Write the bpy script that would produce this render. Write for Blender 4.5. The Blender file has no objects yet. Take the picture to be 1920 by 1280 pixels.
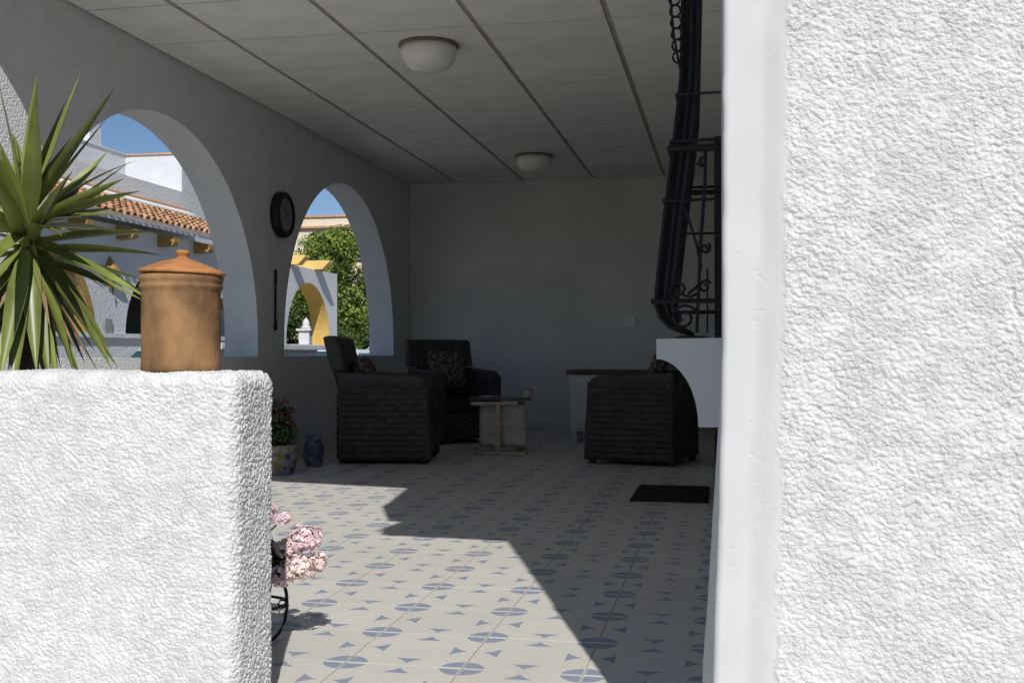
import bpy, bmesh, math, random
import numpy as np
from mathutils import Vector, Matrix
random.seed(7)
PI = math.pi
R_ = math.radians
sc = bpy.context.scene
COL = sc.collection

# ---------------------------------------------------------------- camera
cam = bpy.data.cameras.new('camera')
cam.sensor_width = 36.0
cam.lens = 36.0 * 2050 / 1920
cam.clip_start = 0.05
cam.clip_end = 2000
co = bpy.data.objects.new('camera', cam)
COL.objects.link(co)
co.location = (0, 0, 0.88)
co.rotation_euler = (R_(90 + 0.56), 0, math.atan(402 / 2050))
sc.camera = co

# ---------------------------------------------------------------- light
EL = R_(41)
AZ = R_(18.6)                       # the sun stands behind the camera and a little to its right
TO_SUN = Vector((math.sin(AZ) * math.cos(EL), -math.cos(AZ) * math.cos(EL), math.sin(EL)))
w = bpy.data.worlds.new('World')
sc.world = w
w.use_nodes = True
nt = w.node_tree
nt.nodes.clear()
sky = nt.nodes.new('ShaderNodeTexSky')
sky.sky_type = 'NISHITA'
sky.sun_disc = False
sky.sun_elevation = EL
sky.sun_rotation = math.atan2(TO_SUN.x, TO_SUN.y)
sky.air_density = 0.9
sky.dust_density = 0.1
sky.ozone_density = 4.0
sky.altitude = 1200
bg = nt.nodes.new('ShaderNodeBackground')
bg.inputs['Strength'].default_value = 0.066
wo = nt.nodes.new('ShaderNodeOutputWorld')
nt.links.new(sky.outputs[0], bg.inputs[0])
nt.links.new(bg.outputs[0], wo.inputs[0])
sl = bpy.data.lights.new('sun', 'SUN')
sl.energy = 3.8
sl.angle = R_(0.53)
sl.color = (1.0, 0.972, 0.925)
so = bpy.data.objects.new('sun', sl)
COL.objects.link(so)
so.rotation_euler = TO_SUN.to_track_quat('Z', 'Y').to_euler()
so.location = (5, -10, 12)
sc.view_settings.view_transform = 'Standard'
sc.view_settings.look = 'None'
sc.view_settings.exposure = 0.26
sc.view_settings.gamma = 1.0
sc.view_settings.use_curve_mapping = False
sc.render.engine = 'CYCLES'

# ---------------------------------------------------------------- materials
def mat(name, base, rough=0.8, var=0.08, scale=6.0, bump=0.0, bscale=40.0, metallic=0.0, second=None,
        detail=4.0, objrand=0.0, spec=0.3, mixlo=0.42, mixhi=0.62, stretch=None, bdist=0.01, bump2=None):
    m = bpy.data.materials.new(name)
    m.use_nodes = True
    n = m.node_tree.nodes
    L = m.node_tree.links
    p = n['Principled BSDF']
    p.inputs['Roughness'].default_value = rough
    p.inputs['Metallic'].default_value = metallic
    p.inputs['Specular IOR Level'].default_value = spec
    tc = n.new('ShaderNodeTexCoord')
    vec = tc.outputs['Object']
    if stretch:
        mp = n.new('ShaderNodeMapping')
        mp.inputs['Scale'].default_value = stretch
        L.new(vec, mp.inputs['Vector'])
        vec = mp.outputs[0]
    nz = n.new('ShaderNodeTexNoise')
    nz.inputs['Scale'].default_value = scale
    nz.inputs['Detail'].default_value = detail
    L.new(vec, nz.inputs['Vector'])
    cr = n.new('ShaderNodeValToRGB')
    cr.color_ramp.elements[0].position = mixlo
    cr.color_ramp.elements[1].position = mixhi
    a = [max(0, c * (1 - var)) for c in base]
    b = second if second else [min(1, c * (1 + var)) for c in base]
    cr.color_ramp.elements[0].color = (*a, 1)
    cr.color_ramp.elements[1].color = (*b, 1)
    L.new(nz.outputs['Fac'], cr.inputs['Fac'])
    col = cr.outputs['Color']
    if objrand > 0:
        oi = n.new('ShaderNodeObjectInfo')
        hs = n.new('ShaderNodeHueSaturation')
        mr = n.new('ShaderNodeMapRange')
        mr.inputs['To Min'].default_value = 1 - objrand
        mr.inputs['To Max'].default_value = 1 + objrand
        L.new(oi.outputs['Random'], mr.inputs['Value'])
        L.new(mr.outputs[0], hs.inputs['Value'])
        L.new(col, hs.inputs['Color'])
        col = hs.outputs['Color']
    L.new(col, p.inputs['Base Color'])
    if bump > 0:
        nb = n.new('ShaderNodeTexNoise')
        nb.inputs['Scale'].default_value = bscale
        nb.inputs['Detail'].default_value = 6
        L.new(tc.outputs['Object'], nb.inputs['Vector'])
        bp = n.new('ShaderNodeBump')
        bp.inputs['Strength'].default_value = bump
        bp.inputs['Distance'].default_value = bdist
        L.new(nb.outputs['Fac'], bp.inputs['Height'])
        L.new(bp.outputs[0], p.inputs['Normal'])
    return m

M = {}
M['stucco'] = mat('rough_white_stucco', (0.645, 0.643, 0.638), 0.9, 0.025, 5, 0.5, 330, bdist=0.002, spec=0.15)
def rough_bump(m, dist=0.0019, scale=185.0):
    n = m.node_tree.nodes; L = m.node_tree.links
    p = n['Principled BSDF']
    tc = n.new('ShaderNodeTexCoord')
    mp = n.new('ShaderNodeMapping')
    mr = n.new('ShaderNodeMapping')
    mr.inputs['Rotation'].default_value = (0.15, R_(-22), 0)
    mp.inputs['Scale'].default_value = (0.85, 0.9, 1.15)
    L.new(tc.outputs['Object'], mr.inputs['Vector'])
    L.new(mr.outputs[0], mp.inputs['Vector'])
    a = n.new('ShaderNodeTexNoise'); a.inputs['Scale'].default_value = scale; a.inputs['Detail'].default_value = 2; a.inputs['Roughness'].default_value = 0.62
    a.inputs['Distortion'].default_value = 0.0
    L.new(mp.outputs[0], a.inputs['Vector'])
    r = n.new('ShaderNodeMapRange'); r.interpolation_type = 'SMOOTHSTEP'
    r.inputs['From Min'].default_value = 0.36; r.inputs['From Max'].default_value = 0.60
    L.new(a.outputs['Fac'], r.inputs['Value'])
    bp = n.new('ShaderNodeBump'); bp.inputs['Strength'].default_value = 1.0; bp.inputs['Distance'].default_value = dist
    lo = n.new('ShaderNodeTexNoise'); lo.inputs['Scale'].default_value = 26; lo.inputs['Detail'].default_value = 2
    L.new(tc.outputs['Object'], lo.inputs['Vector'])
    lr = n.new('ShaderNodeMapRange'); lr.inputs['From Min'].default_value = 0.35; lr.inputs['From Max'].default_value = 0.65
    lr.inputs['To Min'].default_value = 0.35; lr.inputs['To Max'].default_value = 1.15
    L.new(lo.outputs['Fac'], lr.inputs['Value'])
    mm = n.new('ShaderNodeMath'); mm.operation = 'MULTIPLY'
    L.new(r.outputs[0], mm.inputs[0]); L.new(lr.outputs[0], mm.inputs[1])
    L.new(mm.outputs[0], bp.inputs['Height'])
    old = p.inputs['Normal'].links[0].from_socket if p.inputs['Normal'].links else None
    if old: L.new(old, bp.inputs['Normal'])
    L.new(bp.outputs[0], p.inputs['Normal'])
rough_bump(M['stucco'], 0.0013, 250)
M['band'] = mat('smooth_white_render', (0.565, 0.563, 0.560), 0.85, 0.02, 8, 0.12, 70, bdist=0.002, spec=0.2)
M['wall'] = mat('white_wall_paint', (0.74, 0.74, 0.72), 0.88, 0.025, 3, 0.45, 90, bdist=0.006, spec=0.15)
M['arcade'] = mat('white_textured_paint', (0.75, 0.765, 0.775), 0.9, 0.03, 5, 1.0, 85, bdist=0.014, spec=0.15)
M['innerwall'] = mat('painted_wall_inside', (0.655, 0.64, 0.60), 0.85, 0.05, 1.3, 0.2, 60, bdist=0.004, spec=0.2)
M['panel'] = mat('ceiling_panel_board', (0.83, 0.81, 0.77), 0.75, 0.07, 4.0, 0.3, 9, bdist=0.012, objrand=0.045, stretch=(0.7, 1.0, 1), mixlo=0.35, mixhi=0.68)  # mottling in the colour imitates uneven light on sagging panels
M['batten'] = mat('ceiling_batten', (0.46, 0.42, 0.36), 0.7, 0.1, 8)
M['concrete'] = mat('pale_concrete', (0.40, 0.385, 0.35), 0.9, 0.1, 2, 0.4, 30)
M['asphalt'] = mat('asphalt', (0.075, 0.075, 0.078), 0.92, 0.2, 3, 0.5, 120)
M['earth'] = mat('dry_ground', (0.26, 0.22, 0.16), 0.95, 0.2, 0.5, 0.4, 10)
M['grout'] = mat('tile_grout', (0.52, 0.47, 0.39), 0.95, 0.1, 20)
M['clay'] = mat('weathered_clay', (0.165, 0.088, 0.042), 0.85, 0.15, 10, 0.5, 60, second=(0.315, 0.175, 0.078), bdist=0.004, detail=9, mixlo=0.34, mixhi=0.66, stretch=(1.4, 1.4, 0.8))
M['clay_lid'] = mat('orange_clay', (0.40, 0.172, 0.062), 0.85, 0.16, 30, 0.35, 60, bdist=0.003)
M['iron'] = mat('black_iron', (0.012, 0.012, 0.016), 0.5, 0.3, 40, 0.2, 80, bdist=0.003)
M['wicker'] = mat('dark_wicker', (0.050, 0.045, 0.042), 0.55, 0.2, 12, 0.1, 150, bdist=0.004)
M['seatcloth'] = mat('black_seat_cloth', (0.025, 0.025, 0.032), 0.95, 0.2, 30)
M['floral'] = mat('floral_cloth', (0.10, 0.055, 0.05), 0.9, 0.3, 30, second=(0.19, 0.155, 0.13), mixlo=0.48, mixhi=0.54)
M['wood'] = mat('pine_wood', (0.50, 0.385, 0.25), 0.6, 0.18, 7, 0.1, 20, stretch=(1, 1, 8))
M['darkwood'] = mat('dark_brown_wood', (0.085, 0.055, 0.042), 0.5, 0.25, 8, stretch=(1, 6, 1))
M['smoke'] = mat('dark_table_top', (0.03, 0.035, 0.045), 0.2, 0.1, 8)
M['cream'] = mat('cream_ceramic', (0.52, 0.46, 0.36), 0.4, 0.12, 9)
M['cab'] = mat('pale_cabinet_paint', (0.60, 0.60, 0.56), 0.5, 0.05, 6)
M['matt'] = mat('door_mat', (0.022, 0.016, 0.014), 1.0, 0.3, 60, 0.6, 200)
M['lampglass'] = mat('white_lamp_glass', (0.78, 0.76, 0.70), 0.25, 0.03, 4)
M['lamprim'] = mat('brown_lamp_rim', (0.18, 0.14, 0.09), 0.4, 0.1, 12)
M['clockface'] = mat('grey_clock_face', (0.22, 0.25, 0.25), 0.3, 0.06, 12)
M['silver'] = mat('dull_silver', (0.35, 0.36, 0.36), 0.4, 0.1, 12, metallic=0.6)
M['plastic'] = mat('white_plastic', (0.82, 0.81, 0.78), 0.4, 0.02, 12)
M['petal'] = mat('pink_petal', (0.78, 0.54, 0.61), 0.7, 0.12, 60, second=(0.86, 0.74, 0.75), spec=0.1)
M['petalpale'] = mat('peach_pink_petal', (0.82, 0.60, 0.60), 0.7, 0.10, 60, second=(0.86, 0.76, 0.68), spec=0.1)
M['redpetal'] = mat('dark_red_petal', (0.14, 0.010, 0.022), 0.7, 0.3, 40, second=(0.50, 0.18, 0.2), mixlo=0.5, mixhi=0.75)
M['leaf'] = mat('garden_leaf', (0.045, 0.085, 0.022), 0.5, 0.35, 20, objrand=0.15)
M['yucca'] = mat('yucca_leaf', (0.17, 0.20, 0.045), 0.4, 0.3, 4, stretch=(1, 1, 1), objrand=0.28, spec=0.5)
M['yucca_dry'] = mat('dry_yucca_leaf', (0.26, 0.17, 0.10), 0.8, 0.3, 6, objrand=0.3)
M['bark'] = mat('bark', (0.10, 0.07, 0.045), 0.95, 0.3, 20, 0.8, 60)
M['soil'] = mat('potting_soil', (0.04, 0.028, 0.02), 1.0, 0.3, 40)
M['blueceramic'] = mat('blue_ceramic', (0.07, 0.09, 0.17), 0.3, 0.15, 18, second=(0.22, 0.24, 0.30), mixlo=0.5, mixhi=0.6)
M['treeleaf'] = mat('orange_tree_leaf', (0.035, 0.075, 0.012), 0.45, 0.2, 2.6, second=(0.20, 0.27, 0.04), mixlo=0.38, mixhi=0.60)
M['oleander'] = mat('oleander_leaf', (0.035, 0.07, 0.02), 0.5, 0.3, 6, second=(0.09, 0.13, 0.03))
M['rooftile'] = mat('terracotta_roof_tile', (0.36, 0.17, 0.085), 0.85, 0.3, 7, 0.4, 30, second=(0.55, 0.34, 0.19), detail=6)
M['coping'] = mat('terracotta_coping', (0.50, 0.30, 0.19), 0.85, 0.15, 9)
M['farwhite'] = mat('whitewashed_wall', (0.60, 0.61, 0.625), 0.9, 0.03, 1.2, 0.5, 14, bdist=0.03, spec=0.15)
M['ochre'] = mat('ochre_paint', (0.66, 0.43, 0.12), 0.85, 0.05, 4)
M['yellowbeam'] = mat('yellow_beam', (0.74, 0.52, 0.17), 0.8, 0.06, 4)
M['ochrebeam'] = mat('ochre_beam_end', (0.33, 0.21, 0.07), 0.8, 0.1, 5)
M['creamwall'] = mat('cream_render', (0.66, 0.58, 0.44), 0.9, 0.04, 1.0, 0.3, 10, bdist=0.03)
M['shutter'] = mat('dark_green_shutter', (0.02, 0.035, 0.03), 0.5, 0.1, 8)
M['glass'] = mat('dark_window_glass', (0.03, 0.045, 0.05), 0.08, 0.1, 4, spec=0.6)
M['carglass'] = mat('teal_car_glass', (0.03, 0.07, 0.075), 0.08, 0.1, 4, spec=0.7)
M['carwhite'] = mat('white_car_paint', (0.70, 0.71, 0.72), 0.25, 0.02, 4, spec=0.6)
M['carsilver'] = mat('silver_car_paint', (0.42, 0.44, 0.45), 0.3, 0.02, 4, spec=0.6)
M['tyre'] = mat('tyre_rubber', (0.02, 0.02, 0.02), 0.9, 0.1, 8)
M['rim'] = mat('wheel_rim', (0.4, 0.4, 0.42), 0.35, 0.05, 8, metallic=0.8)
M['lens'] = mat('lamp_lens', (0.55, 0.56, 0.56), 0.15, 0.05, 8)

def tile_material():
    m = bpy.data.materials.new('patterned_floor_tile')
    m.use_nodes = True
    n = m.node_tree.nodes
    L = m.node_tree.links
    p = n['Principled BSDF']
    p.inputs['Roughness'].default_value = 0.42
    p.inputs['Specular IOR Level'].default_value = 0.35
    tc = n.new('ShaderNodeTexCoord')
    sx = n.new('ShaderNodeSeparateXYZ')
    L.new(tc.outputs['Object'], sx.inputs[0])
    def ma(op, a, b=None, c=None, clamp=False):
        q = n.new('ShaderNodeMath')
        q.operation = op
        q.use_clamp = clamp
        for i, v in enumerate((a, b, c)):
            if v is None: continue
            if isinstance(v, (int, float)): q.inputs[i].default_value = v
            else: L.new(v, q.inputs[i])
        return q.outputs[0]
    T = 0.34
    ax = ma('DIVIDE', ma('ABSOLUTE', sx.outputs[0]), T)      # 0 .. 0.5 from the tile centre
    ay = ma('DIVIDE', ma('ABSOLUTE', sx.outputs[1]), T)
    cx = ma('SUBTRACT', 0.5, ax)                             # distance from the tile edge
    cy = ma('SUBTRACT', 0.5, ay)
    # quarter discs at the corners, parted by pale margins
    rr = ma('SQRT', ma('ADD', ma('MULTIPLY', cx, cx), ma('MULTIPLY', cy, cy)))
    disc = ma('MULTIPLY', ma('LESS_THAN', rr, 0.185), ma('MULTIPLY', ma('GREATER_THAN', cx, 0.012), ma('GREATER_THAN', cy, 0.024)))
    # small darts at the middle of each edge, tip to the edge
    def dart(along, fromedge):
        u = ma('MAXIMUM', ma('DIVIDE', ma('SUBTRACT', fromedge, 0.05), 0.16), 0.0)
        wdt = ma('MULTIPLY', ma('POWER', u, 1.7), 0.125)
        a = ma('LESS_THAN', along, wdt)
        b = ma('MULTIPLY', ma('GREATER_THAN', fromedge, 0.05), ma('LESS_THAN', fromedge, 0.21))
        return ma('MULTIPLY', a, b)
    d1 = dart(ax, cy)
    d2 = dart(ay, cx)
    fac = ma('MAXIMUM', disc, ma('MAXIMUM', d1, d2))
    # faint pressed line joining the darts
    ln = ma('ABSOLUTE', ma('SUBTRACT', ma('ADD', ax, ay), 0.5))
    line = ma('MULTIPLY', ma('LESS_THAN', ln, 0.008), 0.16)
    nz = n.new('ShaderNodeTexNoise')
    nz.inputs['Scale'].default_value = 60
    nz.inputs['Detail'].default_value = 5
    L.new(tc.outputs['Object'], nz.inputs['Vector'])
    nz2 = n.new('ShaderNodeTexNoise')
    nz2.inputs['Scale'].default_value = 3.5
    geo = n.new('ShaderNodeNewGeometry')
    L.new(geo.outputs['Position'], nz2.inputs['Vector'])
    var = ma('ADD', ma('MULTIPLY', ma('SUBTRACT', nz.outputs['Fac'], 0.5), 0.16), ma('MULTIPLY', ma('SUBTRACT', nz2.outputs['Fac'], 0.5), 0.14))
    oi = n.new('ShaderNodeObjectInfo')
    var = ma('ADD', var, ma('MULTIPLY', ma('SUBTRACT', oi.outputs['Random'], 0.5), 0.05))
    mx = n.new('ShaderNodeMixRGB')
    mx.inputs[1].default_value = (0.59, 0.568, 0.515, 1)
    mx.inputs[2].default_value = (0.235, 0.275, 0.37, 1)
    f2 = ma('MULTIPLY', fac, ma('ADD', 0.92, ma('MULTIPLY', var, 1.6)))
    L.new(ma('MAXIMUM', f2, line, clamp=True), mx.inputs[0])
    hs = n.new('ShaderNodeHueSaturation')
    L.new(ma('ADD', 1.0, var), hs.inputs['Value'])
    L.new(mx.outputs[0], hs.inputs['Color'])
    L.new(hs.outputs[0], p.inputs['Base Color'])
    bp = n.new('ShaderNodeBump')
    bp.inputs['Strength'].default_value = 0.25
    bp.inputs['Distance'].default_value = 0.002
    L.new(nz.outputs['Fac'], bp.inputs['Height'])
    L.new(bp.outputs[0], p.inputs['Normal'])
    return m
M['tile'] = tile_material()

def pot_material():
    m = mat('painted_pot_glaze', (0.30, 0.24, 0.11), 0.35, 0.25, 26, second=(0.26, 0.27, 0.30), mixlo=0.47, mixhi=0.53)
    n = m.node_tree.nodes
    L = m.node_tree.links
    p = n['Principled BSDF']
    old = p.inputs['Base Color'].links[0].from_socket
    tc = n.new('ShaderNodeTexCoord')
    vo = n.new('ShaderNodeTexVoronoi')
    vo.inputs['Scale'].default_value = 17
    L.new(tc.outputs['Object'], vo.inputs['Vector'])
    lt = n.new('ShaderNodeMath'); lt.operation = 'LESS_THAN'; lt.inputs[1].default_value = 0.36
    L.new(vo.outputs['Distance'], lt.inputs[0])
    mx = n.new('ShaderNodeMixRGB')
    mx.inputs[2].default_value = (0.05, 0.07, 0.19, 1)
    L.new(lt.outputs[0], mx.inputs[0])
    L.new(old, mx.inputs[1])
    L.new(mx.outputs[0], p.inputs['Base Color'])
    return m
M['pot'] = pot_material()

# ---------------------------------------------------------------- object helpers
def tag(o, label=None, cat=None, group=None, kind=None):
    if label: o['label'] = label
    if cat: o['category'] = cat
    if group: o['group'] = group
    if kind: o['kind'] = kind
    return o

def thing(name, label, cat, loc=(0, 0, 0), rz=0.0, group=None):
    o = bpy.data.objects.new(name, None)
    o.empty_display_size = 0.1
    COL.objects.link(o)
    o.location = loc
    o.rotation_euler = (0, 0, rz)
    return tag(o, label, cat, group)

def link(name, me, parent=None, loc=(0, 0, 0), rot=(0, 0, 0)):
    o = bpy.data.objects.new(name, me)
    COL.objects.link(o)
    o.location = loc
    o.rotation_euler = rot
    if parent: o.parent = parent
    return o

def dup(root, loc, rz, label, group=None):
    def cp(o, parent):
        c = o.copy()
        COL.objects.link(c)
        c.parent = parent
        for ch in [x for x in bpy.data.objects if x.parent == o]:
            cp(ch, c)
        return c
    r = cp(root, None)
    r.location = loc
    r.rotation_euler = (0, 0, rz)
    r['label'] = label
    if group: r['group'] = group
    return r

class MB:
    def __init__(s):
        s.v = []; s.f = []
    def box(s, x0, x1, y0, y1, z0, z1, mtx=None):
        b = len(s.v)
        pts = [(x0, y0, z0), (x1, y0, z0), (x1, y1, z0), (x0, y1, z0), (x0, y0, z1), (x1, y0, z1), (x1, y1, z1), (x0, y1, z1)]
        if mtx is not None: pts = [tuple(mtx @ Vector(p)) for p in pts]
        s.v += pts
        s.f += [tuple(b + i for i in q) for q in ((0, 3, 2, 1), (4, 5, 6, 7), (0, 1, 5, 4), (1, 2, 6, 5), (2, 3, 7, 6), (3, 0, 4, 7))]
        return s
    def lathe(s, prof, n=32, cx=0, cy=0, cz=0, axis='z', wob=0.0, caps=True):
        b = len(s.v)
        for r, z in prof:
            for i in range(n):
                a = 2 * PI * i / n
                rr = r * (1 + wob * math.sin(3 * a + z * 9))
                if axis == 'z': s.v.append((cx + rr * math.cos(a), cy + rr * math.sin(a), cz + z))
                else: s.v.append((cx + z, cy + rr * math.cos(a), cz + rr * math.sin(a)))
        m = len(prof)
        for j in range(m - 1):
            for i in range(n):
                k = (i + 1) % n
                s.f.append((b + j * n + i, b + j * n + k, b + (j + 1) * n + k, b + (j + 1) * n + i))
        if caps:
            if prof[0][0] > 1e-6: s.f.append(tuple(b + i for i in reversed(range(n))))
            if prof[-1][0] > 1e-6: s.f.append(tuple(b + (m - 1) * n + i for i in range(n)))
        return s
    def tube(s, pts, r, n=8):
        pts = [Vector(p) for p in pts]
        rs = r if isinstance(r, (list, tuple)) else [r] * len(pts)
        b = len(s.v)
        up = Vector((0, 0, 1))
        for i, p in enumerate(pts):
            t = (pts[min(i + 1, len(pts) - 1)] - pts[max(i - 1, 0)])
            if t.length < 1e-9: t = Vector((0, 0, 1))
            t.normalize()
            ref = up if abs(t.z) < 0.95 else Vector((1, 0, 0))
            u = t.cross(ref).normalized()
            v = t.cross(u)
            for k in range(n):
                a = 2 * PI * k / n
                s.v.append(tuple(p + (u * math.cos(a) + v * math.sin(a)) * rs[i]))
        for j in range(len(pts) - 1):
            for i in range(n):
                k = (i + 1) % n
                s.f.append((b + j * n + i, b + (j + 1) * n + i, b + (j + 1) * n + k, b + j * n + k))
        s.f.append(tuple(b + i for i in range(n)))
        s.f.append(tuple(b + (len(pts) - 1) * n + i for i in reversed(range(n))))
        return s
    def prism(s, poly, a0, a1, axis='z'):
        """extrude a 2-D polygon between a0 and a1 along an axis"""
        b = len(s.v); n = len(poly)
        for a in (a0, a1):
            for (p, q) in poly:
                s.v.append({'z': (p, q, a), 'x': (a, p, q), 'y': (p, a, q)}[axis])
        s.f.append(tuple(b + i for i in reversed(range(n))))
        s.f.append(tuple(b + n + i for i in range(n)))
        for i in range(n):
            k = (i + 1) % n
            s.f.append((b + i, b + k, b + n + k, b + n + i))
        return s
    def mesh(s, name, m, smooth=False):
        me = bpy.data.meshes.new(name)
        me.from_pydata(s.v, [], s.f)
        me.materials.append(m)
        bm = bmesh.new(); bm.from_mesh(me)
        bmesh.ops.recalc_face_normals(bm, faces=bm.faces)
        bm.to_mesh(me); bm.free()
        if smooth:
            me.polygons.foreach_set('use_smooth', [True] * len(me.polygons))
        me.update()
        return me
    def build(s, name, m, parent=None, smooth=False, bevel=0.0, loc=(0, 0, 0), rot=(0, 0, 0), seg=2):
        me = s.mesh(name, m, smooth)
        if bevel > 0:
            bm = bmesh.new(); bm.from_mesh(me)
            es = [e for e in bm.edges if len(e.link_faces) == 2 and e.calc_face_angle(0) > 0.6]
            bmesh.ops.bevel(bm, geom=es, offset=bevel, segments=seg, affect='EDGES', profile=0.5)
            bm.to_mesh(me); bm.free()
        return link(name, me, parent, loc, rot)

# numpy value noise ------------------------------------------------
def _h(ix, iy, iz, seed):
    h = (ix.astype(np.uint64) * np.uint64(73856093)) ^ (iy.astype(np.uint64) * np.uint64(19349663)) ^ (iz.astype(np.uint64) * np.uint64(83492791)) ^ np.uint64(seed * 2654435761 % 4294967291)
    h = (h ^ (h >> np.uint64(13))) * np.uint64(1274126177)
    h = h & np.uint64(0xffffffff)
    h = (h ^ (h >> np.uint64(16))) * np.uint64(2246822519)
    h = h & np.uint64(0xffffffff)
    h = h ^ (h >> np.uint64(15))
    return (h & np.uint64(0xffffff)).astype(np.float64) / 0xffffff
def vnoise(P, seed=1):
    P = P + 1000.0
    i = np.floor(P).astype(np.int64); f = P - i
    f = f * f * f * (f * (f * 6 - 15) + 10)
    r = 0
    for dx in (0, 1):
        for dy in (0, 1):
            for dz in (0, 1):
                wgt = (f[:, 0] if dx else 1 - f[:, 0]) * (f[:, 1] if dy else 1 - f[:, 1]) * (f[:, 2] if dz else 1 - f[:, 2])
                r = r + wgt * _h(i[:, 0] + dx, i[:, 1] + dy, i[:, 2] + dz, seed)
    return r
def sstep(a, b, x):
    t = np.clip((x - a) / (b - a), 0, 1)
    return t * t * (3 - 2 * t)
def pebbles(P, cell, seed):
    """height of thrown pebbly plaster: overlapping rounded grains of different sizes"""
    G = P / cell + 500.0
    base = np.floor(G).astype(np.int64)
    best = np.zeros(len(P))
    for dx in (-1, 0, 1):
        for dy in (-1, 0, 1):
            for dz in (-1, 0, 1):
                c = base + np.array([dx, dy, dz])
                hx = _h(c[:, 0], c[:, 1], c[:, 2], seed); hy = _h(c[:, 0], c[:, 1], c[:, 2], seed + 1)
                hz = _h(c[:, 0], c[:, 1], c[:, 2], seed + 2); hr = _h(c[:, 0], c[:, 1], c[:, 2], seed + 3)
                d = G - (c + np.stack([hx, hy, hz], 1))
                r = 0.42 + 0.40 * hr
                q = 1 - (d * d).sum(1) / (r * r)
                best = np.maximum(best, np.sqrt(np.maximum(q, 0)) * r)
    return best
def stucco_height(P, amp, grain=0.0075):
    Q = P.copy()
    Q[:, 0] += (vnoise(P / 0.006, 5) - 0.5) * 0.004
    Q[:, 2] += (vnoise(P / 0.006, 6) - 0.5) * 0.004 + P[:, 0] * 0.25
    S = Q * np.array([0.85, 1.0, 1.1])
    a = pebbles(S, grain, 11)
    b = pebbles(S, grain * 0.55, 31)
    c = vnoise(P / 0.07, 3)
    return amp * (a * (0.9 + 0.7 * c) + 0.45 * b + (c - 0.5) * 0.5)

def rounded_slab(name, lo, hi, step, rad, amp_fn, m, parent, coarse_axes=(), skip=(), warp=None, grain=0.011):
    lo = np.array(lo, float); hi = np.array(hi, float)
    verts = []; faces = []; base = 0
    ilo = lo + rad; ihi = hi - rad
    for ax in range(3):
        for side in (0, 1):
            if (ax, side) in skip: continue
            u, v = [(1, 2), (0, 2), (0, 1)][ax]
            nu = max(2, int(round((hi[u] - lo[u]) / step)) + 1)
            nv = max(2, int(round((hi[v] - lo[v]) / step)) + 1)
            U, V = np.meshgrid(np.linspace(lo[u], hi[u], nu), np.linspace(lo[v], hi[v], nv), indexing='ij')
            P = np.zeros((nu * nv, 3))
            P[:, u] = U.ravel(); P[:, v] = V.ravel(); P[:, ax] = hi[ax] if side else lo[ax]
            C_ = np.clip(P, ilo, ihi)
            D = P - C_
            Ln = np.linalg.norm(D, axis=1, keepdims=True)
            N = D / np.maximum(Ln, 1e-9)
            P = C_ + N * rad
            if warp is not None: P = warp(P)
            P = P + N * (stucco_height(P, 1.0, grain) * amp_fn(P, N))[:, None]
            idx = np.arange(nu * nv).reshape(nu, nv) + base
            q = np.stack([idx[:-1, :-1], idx[1:, :-1], idx[1:, 1:], idx[:-1, 1:]], -1).reshape(-1, 4)
            flip = (side == 0) != (ax == 1)
            if flip: q = q[:, ::-1]
            verts.append(P); faces.append(q); base += nu * nv
    Vt = np.concatenate(verts); Fc = np.concatenate(faces)
    me = bpy.data.meshes.new(name)
    me.from_pydata(Vt.tolist(), [], Fc.tolist())
    me.materials.append(m)
    me.polygons.foreach_set('use_smooth', [True] * len(me.polygons))
    bm = bmesh.new(); bm.from_mesh(me)
    bmesh.ops.remove_doubles(bm, verts=bm.verts, dist=1e-5)
    bm.to_mesh(me); bm.free()
    me.update()
    return link(name, me, parent)

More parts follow.
